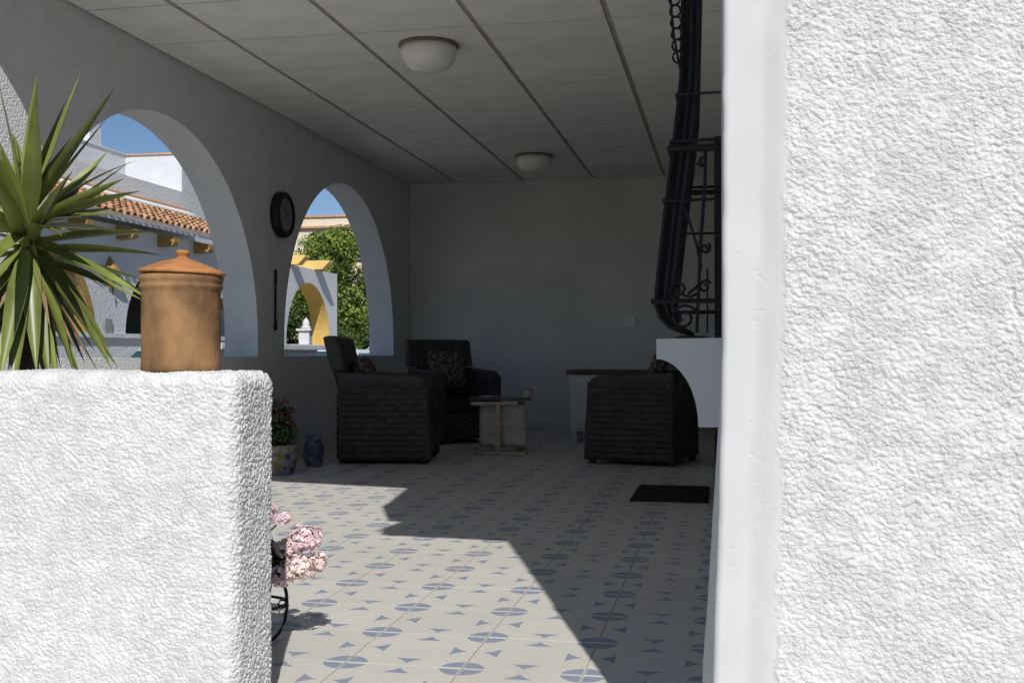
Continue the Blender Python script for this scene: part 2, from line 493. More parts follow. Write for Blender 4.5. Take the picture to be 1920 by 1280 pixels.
def arch_wall(name, m, parent, plane, thick, a0, a1, z0, z1, openings, axis='y', seg=40, intr=None, bevel=0.0):
    """wall in the plane x=plane (axis='y': runs along y) with arched openings (centre, radius, spring, sill);
    plane is the face towards +x, the wall goes back by thick.  z1 may be a function of the position."""
    zt = z1 if callable(z1) else (lambda t: z1)
    cuts = {a0, a1}
    for c, r, sp, sill in openings:
        for i in range(seg + 1):
            cuts.add(max(a0, min(a1, c - r * math.cos(PI * i / seg))))
    cuts = sorted(cuts)
    def inside(t):
        for o in openings:
            if abs(t - o[0]) < o[1] - 1e-6: return o
        return None
    V = {}; vs = []; fs = []; intr_f = []
    def vid(k, t, z):
        key = (k, round(t, 5), round(z, 5))
        if key not in V:
            V[key] = len(vs)
            x = plane if k == 0 else plane - thick
            vs.append((x, t, z) if axis == 'y' else (t, -x, z))
        return V[key]
    for t0, t1 in zip(cuts[:-1], cuts[1:]):
        if t1 - t0 < 1e-6: continue
        o = inside((t0 + t1) / 2)
        if o is None:
            segs = [(z0, z0, zt(t0), zt(t1))]
        else:
            c, r, sp, sill = o
            h = lambda t: sp + math.sqrt(max(0, r * r - (t - c) ** 2))
            segs = [(h(t0), h(t1), zt(t0), zt(t1))]
            if sill is not None and sill > z0: segs.append((z0, z0, sill, sill))
        for (b0, b1, c0, c1) in segs:
            for k in (0, 1):
                fs.append((vid(k, t0, b0), vid(k, t1, b1), vid(k, t1, c1), vid(k, t0, c0)))
            fs.append((vid(0, t0, c0), vid(0, t1, c1), vid(1, t1, c1), vid(1, t0, c0)))
            q = (vid(0, t0, b0), vid(0, t1, b1), vid(1, t1, b1), vid(1, t0, b0))
            if b0 > z0 + 1e-4 or b1 > z0 + 1e-4:
                intr_f.append(len(fs))
            fs.append(q)
    def jamb(t, lo_, hi_, mark=True):
        if hi_ - lo_ > 1e-4:
            if mark: intr_f.append(len(fs))
            fs.append((vid(0, t, lo_), vid(1, t, lo_), vid(1, t, hi_), vid(0, t, hi_)))
    for c, r, sp, sill in openings:
        for e in (c - r, c + r):
            if a0 < e < a1: jamb(e, z0 if sill is None else sill, sp)
    jamb(a0, z0, zt(a0), False); jamb(a1, z0, zt(a1), False)
    me = bpy.data.meshes.new(name)
    me.from_pydata(vs, [], fs)
    me.materials.append(m)
    if intr:
        me.materials.append(intr)
        for i in intr_f: me.polygons[i].material_index = 1
    bm = bmesh.new(); bm.from_mesh(me)
    bmesh.ops.recalc_face_normals(bm, faces=bm.faces)
    bm.to_mesh(me); bm.free()
    me.update()
    return link(name, me, parent)

# ================================================================ SETTING
XL = -3.62          # inner face of the arcade
XR = -0.010         # inner face of the house wall
YB = 12.3           # back wall
CZ = 2.84           # ceiling

tag(MB().box(-400, 400, -300, 600, -1.2, -0.66).build('ground', M['earth']), 'dry earth ground running out beyond the houses', None, kind='structure')
tag(MB().box(-9.6, -5.95, -40, 120, -0.66, -0.53).build('road', M['asphalt']), 'asphalt street beyond the arcade', None, kind='structure')
tag(MB().box(-5.95, -3.92, -40, 120, -0.66, -0.48).build('pavement', M['concrete'], bevel=0.02), 'concrete pavement outside the arcade', None, kind='structure')
tag(MB().box(-11.28, -9.6, -40, 60, -0.66, -0.48).build('pavement', M['concrete'], bevel=0.02), 'concrete pavement in front of the neighbouring house', None, kind='structure')
tag(MB().box(-3.92, 30, -40, 1.0, -0.66, -0.48).build('path', M['concrete'], bevel=0.02), 'pale concrete path in front of the terrace', None, kind='structure')

# ---- terrace floor: one tile, one object
fl = tag(MB().box(-3.9, 0.9, 1.0, 12.6, -0.66, -0.006).build('floor', M['grout']), 'tiled terrace floor with blue dart and disc pattern', None, kind='structure')
T = 0.34
def tile_mesh():
    mb = MB(); h = T / 2 - 0.0016; g = T / 2 - 0.0004; t = 0.0012; q = 0.0004
    b = [(-h, -g, -0.009), (h, -g, -0.009), (h, g, -0.009), (-h, g, -0.009),
         (-h, -g, -q), (h, -g, -q), (h, g, -q), (-h, g, -q),
         (-h + t, -g + q, 0), (h - t, -g + q, 0), (h - t, g - q, 0), (-h + t, g - q, 0)]
    mb.v = b
    mb.f = [(8, 9, 10, 11)] + [(i, (i + 1) % 4, 4 + (i + 1) % 4, 4 + i) for i in range(4)] + [(4 + i, 4 + (i + 1) % 4, 8 + (i + 1) % 4, 8 + i) for i in range(4)]
    return mb.mesh('tile', M['tile'])
tm = tile_mesh()
xs = [-0.215 - T * k for k in range(-3, 10)]
ys = [2.97 - T * 5 + T * (k + 0.5) for k in range(0, 40)]
cells = []
for iy, y in enumerate(ys):
    for ix, x in enumerate(xs):
        x = x - 0.0 * ix
        if x - T / 2 < XL - 0.2 or y + T / 2 > 12.5: continue
        if x > 0.3 and y > 2.4: continue
        cells.append((x, y))
vis = [c for c in cells if c[1] < 8.9 and c[0] < 0.2 and c[1] > 2.0]
vis.sort(key=lambda c: c[1])
vis = vis[:296]
vs_ = set(vis)
for (x, y) in vis:
    o = link('tile', tm, fl, (x, y, random.uniform(-0.0004, 0.0004)), (random.uniform(-.0012, .0012), random.uniform(-.0012, .0012), random.choice((0, PI)) + random.uniform(-.0004, .0004)))
def joined_tiles(rest):
    # the far tiles: same shape, one mesh; the pattern is read from each tile's own UV-free local position
    me = bpy.data.meshes.new('far_tiles')
    V = []; F = []
    src = [tuple(v.co) for v in tm.vertices]; sf = [tuple(p.vertices) for p in tm.polygons]
    for (x, y) in rest:
        b = len(V)
        V += [(p[0] + x, p[1] + y, p[2]) for p in src]
        F += [tuple(b + i for i in f) for f in sf]
    me.from_pydata(V, [], F)
    m = M['tile'].copy(); m.name = 'patterned_floor_tile_far'
    n = m.node_tree.nodes; L = m.node_tree.links
    sep = [q for q in n if q.bl_idname == 'ShaderNodeSeparateXYZ'][0]
    tc = [q for q in n if q.bl_idname == 'ShaderNodeTexCoord'][0]
    for l in list(L):
        if l.to_node == sep: L.remove(l)
    sub = n.new('ShaderNodeVectorMath'); sub.operation = 'SUBTRACT'
    sub.inputs[1].default_value = (xs[0] - T / 2, ys[0] - T / 2, 0)
    L.new(tc.outputs['Object'], sub.inputs[0])
    md = n.new('ShaderNodeVectorMath'); md.operation = 'MODULO'
    md.inputs[1].default_value = (T, T, 100)
    # keep it positive
    ad = n.new('ShaderNodeVectorMath'); ad.operation = 'ADD'; ad.inputs[1].default_value = (T * 200, T * 200, 0)
    L.new(sub.outputs[0], ad.inputs[0]); L.new(ad.outputs[0], md.inputs[0])
    s2 = n.new('ShaderNodeVectorMath'); s2.operation = 'SUBTRACT'; s2.inputs[1].default_value = (T / 2, T / 2, 0)
    L.new(md.outputs[0], s2.inputs[0]); L.new(s2.outputs[0], sep.inputs[0])
    me.materials.append(m)
    o = link('tiles_far', me, fl)
    o['kind'] = 'stuff'
joined_tiles([c for c in cells if c not in vs_])

# ---- ceiling and roof
outline = [(3.0, 2.0), (0.0, 2.0), (-0.62, 2.05), (-0.56, 2.46), (-0.72, 2.47), (-0.865, 2.84), (-0.86, 2.90), (-0.985, 3.81), (-1.95, 3.99),  # unseen front edge, stepped so its shadow outlines the sunlit floor
           (-2.7, 4.22), (-3.244, 4.33), (-3.305, 4.423), (-3.373, 4.466), (-3.415, 4.49), (-3.464, 4.477), (-4.05, 4.45), (-4.05, 12.7), (3.0, 12.7)]  # edge near the arcade curved to shape the shadow on that wall
outline = outline[::-1]
roof = tag(thing('roof', '', '', (0, 0, 0)), None)
for k in ('label', 'category'): 
    if k in roof: del roof[k]
tag(roof, 'flat white terrace roof slab over the seating area, unseen front edge shaped for its shadow', 'roof')
MB().prism(outline, CZ + 0.03, 2.93).build('roof_slab', M['wall'], roof)
fas = MB()  # unseen lip added along the shaped edge; its underside sets the shadow line
front = [p for p in outline[::-1]][0:16]
for (p, q) in zip(front[:-1], front[1:]):
    a = Vector((*p, 0)); b = Vector((*q, 0)); d = (b - a).normalized()
    nrm = Vector((d.y, -d.x, 0))      # towards the room
    if nrm.y < -0.2: nrm = -nrm
    o1 = a; o2 = b; i2 = b + nrm * 0.10; i1 = a + nrm * 0.10
    pts = [(o1.x, o1.y), (o2.x, o2.y), (i2.x, i2.y), (i1.x, i1.y)]
    fas.prism(pts, 2.76, CZ + 0.032)
fas.build('shadow_fascia', M['wall'], roof)

ceil = tag(MB().box(XL, 0.0, 4.7, YB, CZ + 0.012, CZ + 0.026).build('ceiling', M['batten']), 'pale panelled ceiling with brown joints', None, kind='structure')
colx = [XL, -3.06, -2.27, -1.465, -0.675, 0.0]
rowy = [5.67 - 0.725 + 0.725 * k for k in range(-0, 11)]
rowy = [4.945 + 0.725 * k for k in range(11)]
rowy[-1] = YB
def panel_mesh(wx, wy):
    mb = MB()
    mb.box(-wx / 2, wx / 2, -wy / 2, wy / 2, -0.012, 0.0)
    return mb.mesh('panel', M['panel'])
pmc = {}
for i in range(5):
    for j in range(10):
        wx = colx[i + 1] - colx[i] - 0.036; wy = rowy[j + 1] - rowy[j] - 0.017
        key = (round(wx, 3), round(wy, 3))
        if key not in pmc: pmc[key] = panel_mesh(wx, wy)
        link('panel', pmc[key], ceil, ((colx[i] + colx[i + 1]) / 2, (rowy[j] + rowy[j + 1]) / 2, CZ + 0.0115),
             (random.uniform(-.004, .004), random.uniform(-.003, .003), 0))

# ---- walls of the terrace
aw = thing('arcade_wall', 'white stuccoed arcade wall with two round arches on the left of the terrace', 'wall')
arch_wall('wall', M['arcade'], aw, XL, 0.28, 3.3, 12.3, -0.5, CZ + 0.028, [(6.60, 1.46, 0.98, 0.845), (10.11, 1.525, 0.98, 0.845)], seg=56)
bw = thing('back_wall', 'plain white wall closing the far end of the terrace', 'wall')
MB().box(-3.9, 3.0, YB, YB + 0.3, -0.6, CZ + 0.028).build('wall', M['innerwall'], bw)
MB().box(XL + 0.002, XR - 0.002, YB - 0.012, YB - 0.001, 0.001, 0.075).build('skirting', M['tile'], bw)
hw = thing('house_wall', 'white house wall edging the right side of the terrace', 'wall')
MB().box(XR, 3.0, 2.4, YB - 0.001, -0.6, CZ + 0.028).build('wall', M['innerwall'], hw)
MB().box(XR - 0.014, XR - 0.001, 2.5, 6.25, 0.001, 0.075).build('skirting', M['tile'], hw)
dr = thing('house_door', 'dark framed door in the house wall beside the mat', 'door', (XR - 0.001, 6.9, 0))
f_ = MB().box(-0.055, 0, -0.62, -0.54, 0, 2.1).box(-0.055, 0, 0.54, 0.62, 0, 2.1).box(-0.055, 0, -0.5399, 0.5399, 2.02, 2.1)
f_.build('frame', M['iron'], dr)
MB().box(-0.02, -0.001, -0.538, 0.538, 0.01, 2.018).build('door_leaf', M['darkwood'], dr)
MB().tube([(-0.03, -0.42, 1.0), (-0.06, -0.42, 1.0), (-0.06, -0.32, 1.0)], 0.009).build('handle', M['silver'], dr)

# foreground stub wall, rough stucco
pw = thing('stub_wall', 'low rough white stucco wall in the left foreground carrying the clay jar', 'wall')
def amp_par(P, N):
    return np.where(np.abs(N[:, 0]) > 0.5, 0.0042, 0.0034) + np.clip(N[:, 2], 0, 1) * 0.001
rounded_slab('wall', (-1.80, 2.36, 0.03), (-1.115, 2.585, 0.831), 0.0019, 0.034, amp_par, M['stucco'], pw, skip=((0, 0), (2, 0), (1, 1)), grain=0.0078)
MB().box(-3.6, -1.145, 2.38, 2.575, -0.5, 0.812).build('wall_core', M['stucco'], pw)

# right foreground pillar: smooth corner band, rough face
pl = thing('pillar', 'big white stucco pillar filling the right of the view with a smooth corner band', 'pillar')
def band_edge(P): return 0.094 + 0.016 * (P[:, 2] - 0.8) / 0.7 + (vnoise(P / 0.012, 21) - 0.5) * 0.009 + (vnoise(P / 0.12, 22) - 0.5) * 0.014
def amp_pil(P, N):
    e = band_edge(P)
    k = sstep(-0.004, 0.010, P[:, 0] - e)
    return 0.00006 + k * 0.0034
def warp_pil(P):
    Q = P.copy()
    t = np.clip((0.88 - P[:, 2]) / 0.6, -0.6, 1.6)
    shift = np.where(t > 0, -0.018 * t ** 1.3 if False else -0.018 * np.abs(t) ** 1.2, 0.004 * np.abs(t))
    wgt = np.clip(1 - (P[:, 0] + 0.02) / 0.25, 0, 1)
    Q[:, 0] -= np.clip(t, 0, 1.2) * np.clip((P[:, 1] - 2.0) / 0.28, 0, 1) * 0.022 * wgt
    Q[:, 0] += shift * wgt + (vnoise(P / 0.05, 31) - 0.5) * 0.002 * wgt
    # the smooth band rolls back slightly before it meets the rough coat
    e = band_edge(P)
    d = (P[:, 0] - (e - 0.018)) / 0.018
    dip = np.exp(-d * d) * 0.004
    front_ = (P[:, 1] < 2.02)
    e0 = 0.094 + 0.016 * (P[:, 2] - 0.8) / 0.7 + (vnoise(P / 0.12, 22) - 0.5) * 0.014
    pit = sstep(0.80, 0.88, vnoise(P / 0.006, 41)) * 0.0006 * (vnoise(P / 0.07, 43) > 0.6) + (vnoise(P / np.array([0.03, 0.03, 0.10]), 42) - 0.5) * 0.0022
    gx = P[:, 0] - (0.478 + 0.25 * (0.975 - P[:, 2]) ** 2 * 40 * (P[:, 2] < 0.965))
    gouge = 0.006 * np.exp(-(gx / 0.0035) ** 2) * sstep(0.935, 0.945, P[:, 2]) * (1 - sstep(0.985, 0.995, P[:, 2]))
    Q[:, 1] += np.where(front_, -0.010 * sstep(-0.048, 0.004, P[:, 0] - e0) + gouge + pit * (P[:, 0] < e), 0)
    return Q
pl_face = rounded_slab('rough_face', (-0.008, 2.0, 0.20), (0.57, 2.28, 1.62), 0.0019, 0.012, amp_pil, M['stucco'], pl, grain=0.0075, skip=((0, 1), (2, 0), (2, 1), (1, 1)), warp=warp_pil)
def smooth_band_faces(o):
    me = o.data
    me.materials.append(M['band'])
    n = len(me.vertices); c = np.empty(n * 3); me.vertices.foreach_get('co', c); c = c.reshape(-1, 3)
    k = (c[:, 0] < band_edge(c) + 0.001)
    idx = np.zeros(len(me.polygons), dtype=np.int32)
    lv = np.empty(len(me.loops), dtype=np.int32); me.loops.foreach_get('vertex_index', lv)
    ls = np.empty(len(me.polygons), dtype=np.int32); me.polygons.foreach_get('loop_start', ls)
    idx[k[lv[ls]]] = 1
    me.polygons.foreach_set('material_index', idx)
smooth_band_faces(pl_face)
MB().box(0.012, 1.3, 2.018, 2.27, -0.5, CZ + 0.028).build('pillar_core', M['band'], pl)
MB().box(0.004, 1.3, 2.001, 2.285, 1.62, 2.759).build('upper_shaft', M['stucco'], pl)

# ---- window sill corbel and iron window grille on the house wall
sb = thing('window_sill', 'white plaster window sill with curved corbel under the iron grille', 'window sill', (-0.045, 4.0, 0.61))
poly = [(0.034, 0.0), (-0.055, 0.0)]
for i in range(1, 17):
    a = (PI / 2) * i / 16
    poly.append((-0.205 + 0.150 * math.cos(a), 0.0 + 0.245 * math.sin(a)))
poly += [(-0.205, 0.25), (-0.205, 0.318), (0.034, 0.322)]
MB().prism([(x, z) for x, z in poly], 0.0, 1.25, 'y').build('corbel', M['wall'], sb)

gr = thing('window_grille', 'black wrought iron window grille with scrolls above the curved sill', 'window grille', (-0.045, 4.0, 0.93))
def prof(t, off=0.0):      # t = height above the sill, result = distance out from the wall
    pts = [(0.03, 0.10), (0.045, 0.16), (0.08, 0.195), (0.13, 0.208), (0.20, 0.203), (0.45, 0.175), (0.72, 0.140), (0.95, 0.115), (1.2, 0.108), (1.6, 0.105)]
    for (a, b), (c, d) in zip(pts[:-1], pts[1:]):
        if t <= c: return b + (d - b) * (t - a) / (c - a) - off
    return pts[-1][1] - off
ts = [0.03, 0.045, 0.065, 0.08, 0.10, 0.13, 0.16, 0.20, 0.30, 0.45, 0.60, 0.72, 0.85, 0.95, 1.1, 1.25, 1.45]
bar0 = MB()
bar0.tube([(-prof(t), 0, t) for t in ts], 0.010, 6)
bme = bar0.mesh('bar', M['iron'], True)
for k in range(11):
    link('bar', bme, gr, (0, 0.04 + 0.105 * k, 0))
bar2 = MB()
bar2.tube([(-prof(t, 0.035), 0, t) for t in ts[3:]], 0.010, 6)
bme2 = bar2.mesh('bar', M['iron'], True)
for k in range(7):
    link('bar', bme2, gr, (0, 0.03 + 0.15 * k, 0))
side = MB().tube([(-prof(t, 0.06), 0.02, t) for t in ts[2:]], 0.011, 6)
side.build('bar', M['iron'], gr, True)
def band(z, r=0.011, out=0.01):
    m = MB()
    x = -prof(z) - out
    m.tube([(0.034, 0.0, z), (x, 0.0, z)], r, 6)
    m.tube([(x, 0.0, z), (x, 1.14, z)], r, 6)
    m.tube([(x, 1.14, z), (0.034, 1.14, z)], r, 6)
    m.build('cross_band', M['iron'], gr)
for z, r in ((0.135, 0.010), (0.50, 0.006), (0.69, 0.013), (0.715, 0.007), (0.885, 0.005)):
    band(z, r)
def spiral(cx, cz, r0, turns, dirn, start, n=26, shrink=0.2):
    P = []
    for i in range(n):
        a = start + dirn * turns * 2 * PI * i / (n - 1)
        r = r0 * (1 - (1 - shrink) * i / (n - 1))
        P.append((cx + r * math.cos(a), 0.0, cz + r * math.sin(a)))
    return P
def scroll(P, r=0.006):
    MB().tube(P, r, 6).build('scroll', M['iron'], gr, True)
scroll(spiral(-0.105, 0.075, 0.048, 1.6, 1, 0.5))
scroll(spiral(-0.125, 0.175, 0.036, 1.4, -1, 4.5))
scroll(spiral(-0.030, 0.185, 0.024, 1.3, 1, 0.5))
scroll(spiral(-0.030, 0.325, 0.020, 1.3, -1, 1.0))
scroll(spiral(-0.040, 0.640, 0.020, 1.2, 1, 3.5))
scroll([(-0.09, 0, 0.16), (-0.055, 0, 0.19), (-0.045, 0, 0.26), (-0.06, 0, 0.34), (-0.085, 0, 0.42), (-0.10, 0, 0.47), (-0.09, 0, 0.495), (-0.06, 0, 0.50)])
scroll([(-0.06, 0, 0.02), (-0.052, 0, 0.2), (-0.045, 0, 0.35), (-0.030, 0, 0.55), (-0.028, 0, 0.69)], 0.007)
scroll([(-0.022, 0, 0.02), (-0.022, 0, 0.25)], 0.004)
scroll([(-0.155, 0, 0.14), (-0.12, 0, 0.18), (-0.105, 0, 0.155), (-0.08, 0, 0.15), (-0.05, 0, 0.165)])
# looped edging up the front of the upper grille
for k in range(12):
    z = 1.02 + 0.042 * k
    x = -prof(z) - 0.012 - 0.022 * min(1, k / 6)
    lp = [(x + 0.019 * math.cos(a), 0.0, z + 0.022 * math.sin(a)) for a in [2 * PI * i / 12 for i in range(13)]]
    MB().tube(lp, 0.0045, 5).build('loop', M['iron'], gr, True)
MB().tube([(-prof(0.98) - 0.005, 0, 0.98), (-prof(1.1) - 0.030, 0, 1.1), (-prof(1.3) - 0.05, 0, 1.30), (-prof(1.5) - 0.055, 0, 1.52)], 0.005, 6).build('scroll', M['iron'], gr, True)

# ---- ceiling lamps
def ceiling_lamp(loc, label):
    t = thing('ceiling_lamp', label, 'ceiling lamp', loc, 0, 'round ceiling lamps')
    MB().lathe([(0.0, 0), (0.19, 0), (0.192, -0.005), (0.192, -0.015), (0.185, -0.020), (0.15, -0.020), (0.0, -0.020)], 48).build('rim', M['lamprim'], t, True)
    MB().lathe([(0.180, -0.0205), (0.180, -0.06), (0.168, -0.10), (0.14, -0.135), (0.095, -0.158), (0.045, -0.168), (0.0, -0.17)], 48).build('shade', M['lampglass'], t, True)
    return t
l0 = ceiling_lamp((-1.86, 6.72, CZ - 0.002), 'larger looking white glass dome lamp on the ceiling nearest the camera')
dup(l0, (-1.88, 10.72, CZ - 0.002), 0.4, 'smaller looking white dome lamp on the ceiling close to the back wall')

# ---- clock and thermometer on the pier
ck = thing('wall_clock', 'round black framed clock on the pier between the arches', 'clock', (XL + 0.001, 8.47, 2.01))
MB().lathe([(0.0, 0), (0.185, 0), (0.19, 0.01), (0.19, 0.05), (0.178, 0.07), (0.150, 0.074), (0.140, 0.070), (0.138, 0.05)], 48, axis='x', caps=False).build('frame', M['iron'], ck, True)
MB().lathe([(0.0, 0.058), (0.139, 0.058)], 48, axis='x', caps=False).build('face', M['clockface'], ck)
MB().box(0.062, 0.065, -0.004, 0.004, 0, 0.085, Matrix.Rotation(R_(35), 4, 'X')).box(0.0655, 0.068, -0.003, 0.003, 0, 0.115, Matrix.Rotation(R_(-75), 4, 'X')).build('hands', M['iron'], ck)
mk = MB()
for k in range(12):
    mk.box(0.0585, 0.061, -0.003, 0.003, 0.112, 0.128, Matrix.Rotation(R_(30 * k), 4, 'X'))
mk.build('hour_marks', M['silver'], ck)['kind'] = 'stuff'
th = thing('wall_thermometer', 'narrow black ornamental thermometer on the pier below the clock', 'thermometer', (XL + 0.002, 8.39, 1.05))
MB().box(0, 0.012, -0.022, 0.022, 0.05, 0.46).build('board', M['iron'], th, bevel=0.003)
MB().lathe([(0.0, 0.0), (0.030, 0.0), (0.032, 0.008), (0.0, 0.012)], 20, cz=0.035, axis='x').build('finial', M['iron'], th)
MB().lathe([(0.0, 0.0), (0.024, 0.0), (0.026, 0.008), (0.0, 0.012)], 20, cz=0.48, axis='x').build('finial', M['iron'], th)
MB().tube([(0.015, 0, 0.09), (0.015, 0, 0.40)], 0.0035, 6).build('glass_tube', M['silver'], th)
# ---- light switches on the back wall
def switch(x, z, s, label):
    t = thing('light_switch', label, 'light switch', (x, YB - 0.001, z))
    MB().box(-s / 2, s / 2, -0.014, 0, -s / 2, s / 2).build('plate', M['plastic'], t, bevel=0.004)
    MB().box(-s / 3.2, s / 3.2, -0.020, -0.0141, -s / 3, s / 3, Matrix.Rotation(0.05, 4, 'X')).build('rocker', M['plastic'], t)
switch(-1.06, 1.22, 0.12, 'white light switch on the back wall, the larger of the two')
switch(-1.21, 1.15, 0.05, 'small faint socket plate on the back wall left of the switch')

# ================================================================ FURNITURE
def weave(name, w, h, parent, origin, ux, uz, un, taper=0.0, round_=0.0):
    """a basket-woven sheet: strands really go over and under"""
    nx = int(w / 0.0125); nz = int(h / 0.0092)
    P = []; F = []
    ux = Vector(ux); uz = Vector(uz); un = Vector(un); origin = Vector(origin)
    for j in range(nz + 1):
        for i in range(nx + 1):
            s = i / nx; t = j / nz
            x = s * w; z = t * h
            strand = int(z / 0.046)
            q = (z / 0.046 - strand) * 2 - 1
            rnd_ = math.sqrt(max(0.0, 1 - q * q))
            over = math.cos(PI * x / 0.055 + (PI if strand % 2 else 0))
            d = (0.019 * rnd_ * (0.6 + 0.4 * over) - 0.004) * min(1.0, min(s, 1 - s) * w / 0.02)
            P.append(tuple(origin + ux * x + uz * z + un * d))
    for j in range(nz):
        for i in range(nx):
            a = j * (nx + 1) + i
            F.append((a, a + 1, a + nx + 2, a + nx + 1))
    m = MB(); m.v = P; m.f = F
    me = m.mesh(name, M['wicker'], False)
    return link(name, me, parent)

def make_chair(label):
    """wicker armchair facing +x, base at its middle"""
    t = thing('wicker_armchair', label, 'armchair', (0, 0, 0), 0, 'dark wicker armchairs round the small table')
    D = 0.36; W = 0.35
    for s in (-1, 1):
        y0 = s * W; y1 = s * (W - 0.115)
        a, b = min(y0, y1), max(y0, y1)
        arm = MB()
        pts = [(-D, 0.03), (D + 0.02, 0.03), (D + 0.012, 0.30), (D - 0.01, 0.60), (D - 0.03, 0.66), (D - 0.09, 0.695), (-D + 0.10, 0.72), (-D, 0.73)]
        arm.prism(pts, a, b, 'y')
        ao = arm.build('arm', M['wicker'], t, bevel=0.02, seg=3)
        weave('outer_weave', 2 * D - 0.03, 0.60, ao, (-D + 0.015, s * (W + 0.003), 0.045), (1, 0, 0), (0, 0, 1), (0, s, 0))
        MB().box(-D + 0.01, -D + 0.06, s * (W - 0.06) - 0.025, s * (W - 0.06) + 0.025, 0, 0.029).build('foot', M['iron'], t)
        MB().box(D - 0.06, D - 0.01, s * (W - 0.06) - 0.025, s * (W - 0.06) + 0.025, 0, 0.029).build('foot', M['iron'], t)
    bk = MB()
    pts = [(-D + 0.115, 0.30), (-D + 0.002, 0.04), (-D - 0.015, 0.60), (-D - 0.055, 0.80), (-D - 0.13, 0.985), (-D - 0.10, 1.01), (-D - 0.03, 0.995), (-D + 0.04, 0.78)]
    pts = [(-D + 0.002, 0.04), (-D + 0.115, 0.04), (-D + 0.115, 0.45), (-D + 0.075, 0.72), (-D + 0.00, 0.99), (-D - 0.06, 1.015), (-D - 0.12, 1.0), (-D - 0.075, 0.80), (-D - 0.015, 0.55)]
    bk.prism(pts, -W + 0.112, W - 0.112, 'y')
    bo = bk.build('backrest', M['wicker'], t, bevel=0.018, seg=3)
    # wider upper part of the back
    pts = [(-D + 0.03, 0.735), (-D + 0.068, 0.735), (-D + 0.00, 0.985), (-D - 0.06, 1.012), (-D - 0.118, 0.998), (-D - 0.07, 0.80), (-D - 0.05, 0.735)]
    for s in (-1, 1):
        a, b = sorted((s * (W - 0.11), s * (W - 0.002)))
        MB().prism(pts, a, b, 'y').build('back_wing', M['wicker'], t, bevel=0.012)
    weave('rear_weave', 2 * W - 0.03, 0.50, bo, (-D - 0.004, -W + 0.015, 0.045), (0, 1, 0), (0, 0, 1), (-1, 0, 0))
    MB().box(-D + 0.117, D - 0.02, -W + 0.117, W - 0.117, 0.05, 0.30).build('seat', M['wicker'], t)
    MB().box(-D + 0.119, D - 0.005, -W + 0.12, W - 0.12, 0.302, 0.42).build('seat_cushion', M['seatcloth'], t, bevel=0.035, seg=3)
    weave('front_weave', 2 * W - 0.24, 0.24, t, (D - 0.015, -W + 0.12, 0.05), (0, 1, 0), (0, 0, 1), (1, 0, 0))
    return t
c0 = make_chair('dark wicker armchair on the left, its back towards the arches')
c0.location = (-2.70, 8.57, 0); c0.rotation_euler = (0, 0, R_(9))
GC = 'dark wicker armchairs round the small table'
dup(c0, (-0.66, 8.86, 0), R_(166), 'dark wicker armchair on the right, half behind the curved sill', GC)
dup(c0, (-2.66, 10.55, 0), R_(-52), 'dark wicker armchair behind the table with a patterned cushion against its back', GC)

def pillow(loc, rot, size, label):
    n = 12; P = []; F = []
    for side in (1, -1):
        for j in range(n + 1):
            for i in range(n + 1):
                u = i / n * 2 - 1; v = j / n * 2 - 1
                e = (1 - u ** 4) * (1 - v ** 4)
                pin = 1 - 0.10 * (1 - abs(u)) * abs(v) ** 3 - 0.0
                P.append((side * 0.075 * math.sqrt(max(0, e)) , u * size / 2 * (1 - 0.08 * (1 - v * v)), v * size / 2 * (1 - 0.08 * (1 - u * u))))
    for s in (0, 1):
        b = s * (n + 1) ** 2
        for j in range(n):
            for i in range(n):
                a = b + j * (n + 1) + i
                F.append((a, a + 1, a + n + 2, a + n + 1))
    m = MB(); m.v = P; m.f = F
    o = m.build('cushion', M['floral'], None, True, loc=loc, rot=rot)
    tag(o, label, 'cushion', 'patterned cushions on the wicker chairs')
pillow((-2.66 - 0.16 * math.cos(R_(-52)), 10.55 - 0.16 * math.sin(R_(-52)), 0.70), (0, R_(-17), R_(-52)), 0.42, 'patterned red and cream cushion on the armchair behind the table')
pillow((-2.70 - 0.17, 8.54, 0.66), (0, R_(-20), R_(9)), 0.40, 'patterned cushion on the left armchair, mostly hidden by the arm')
pillow((-0.66 + 0.14, 8.83, 0.70), (0, R_(-18), R_(166)), 0.42, 'patterned cushion on the right armchair, showing above its arm')

# small pedestal table
tb = thing('side_table', 'small wooden pedestal table with dark top between the wicker chairs', 'table', (-1.93, 9.30, 0), R_(11))
MB().box(-0.27, 0.27, -0.09, 0.42, 0.465, 0.485).build('tabletop', M['smoke'], tb, bevel=0.006)
MB().box(-0.25, 0.15, -0.10, -0.06, 0.425, 0.453).build('rail', M['wood'], tb)
MB().box(-0.038, 0.002, -0.10, -0.06, 0.032, 0.424).build('post', M['wood'], tb)
MB().box(-0.29, 0.22, -0.125, -0.035, 0.002, 0.030).build('foot', M['wood'], tb, bevel=0.004)
MB().box(0.14, 0.225, -0.03, 0.50, 0.002, 0.028).build('foot', M['wood'], tb, bevel=0.004)
MB().box(-0.29, -0.21, -0.03, 0.36, 0.002, 0.028).build('foot', M['wood'], tb, bevel=0.004)
cr_ = thing('planter_tub', 'cream ribbed tub standing under the small table', 'tub', (-1.905, 9.40, 0.031), R_(11))
MB().box(-0.22, 0.19, -0.11, 0.13, 0.03, 0.41).build('tub', M['cream'], cr_, bevel=0.035, seg=3)
for k in range(5):
    MB().box(-0.225, 0.195, -0.115, 0.135, 0.075 + k * 0.065, 0.085 + k * 0.065).build('rib', M['cream'], cr_, bevel=0.003)
dg = thing('glass_jar', 'small clear glass jar standing on the right of the small table', 'jar', (-1.70, 9.35, 0.487))
MB().lathe([(0.0, 0), (0.045, 0), (0.052, 0.01), (0.052, 0.05), (0.06, 0.06)], 24).build('jar', M['cream'], dg, True)
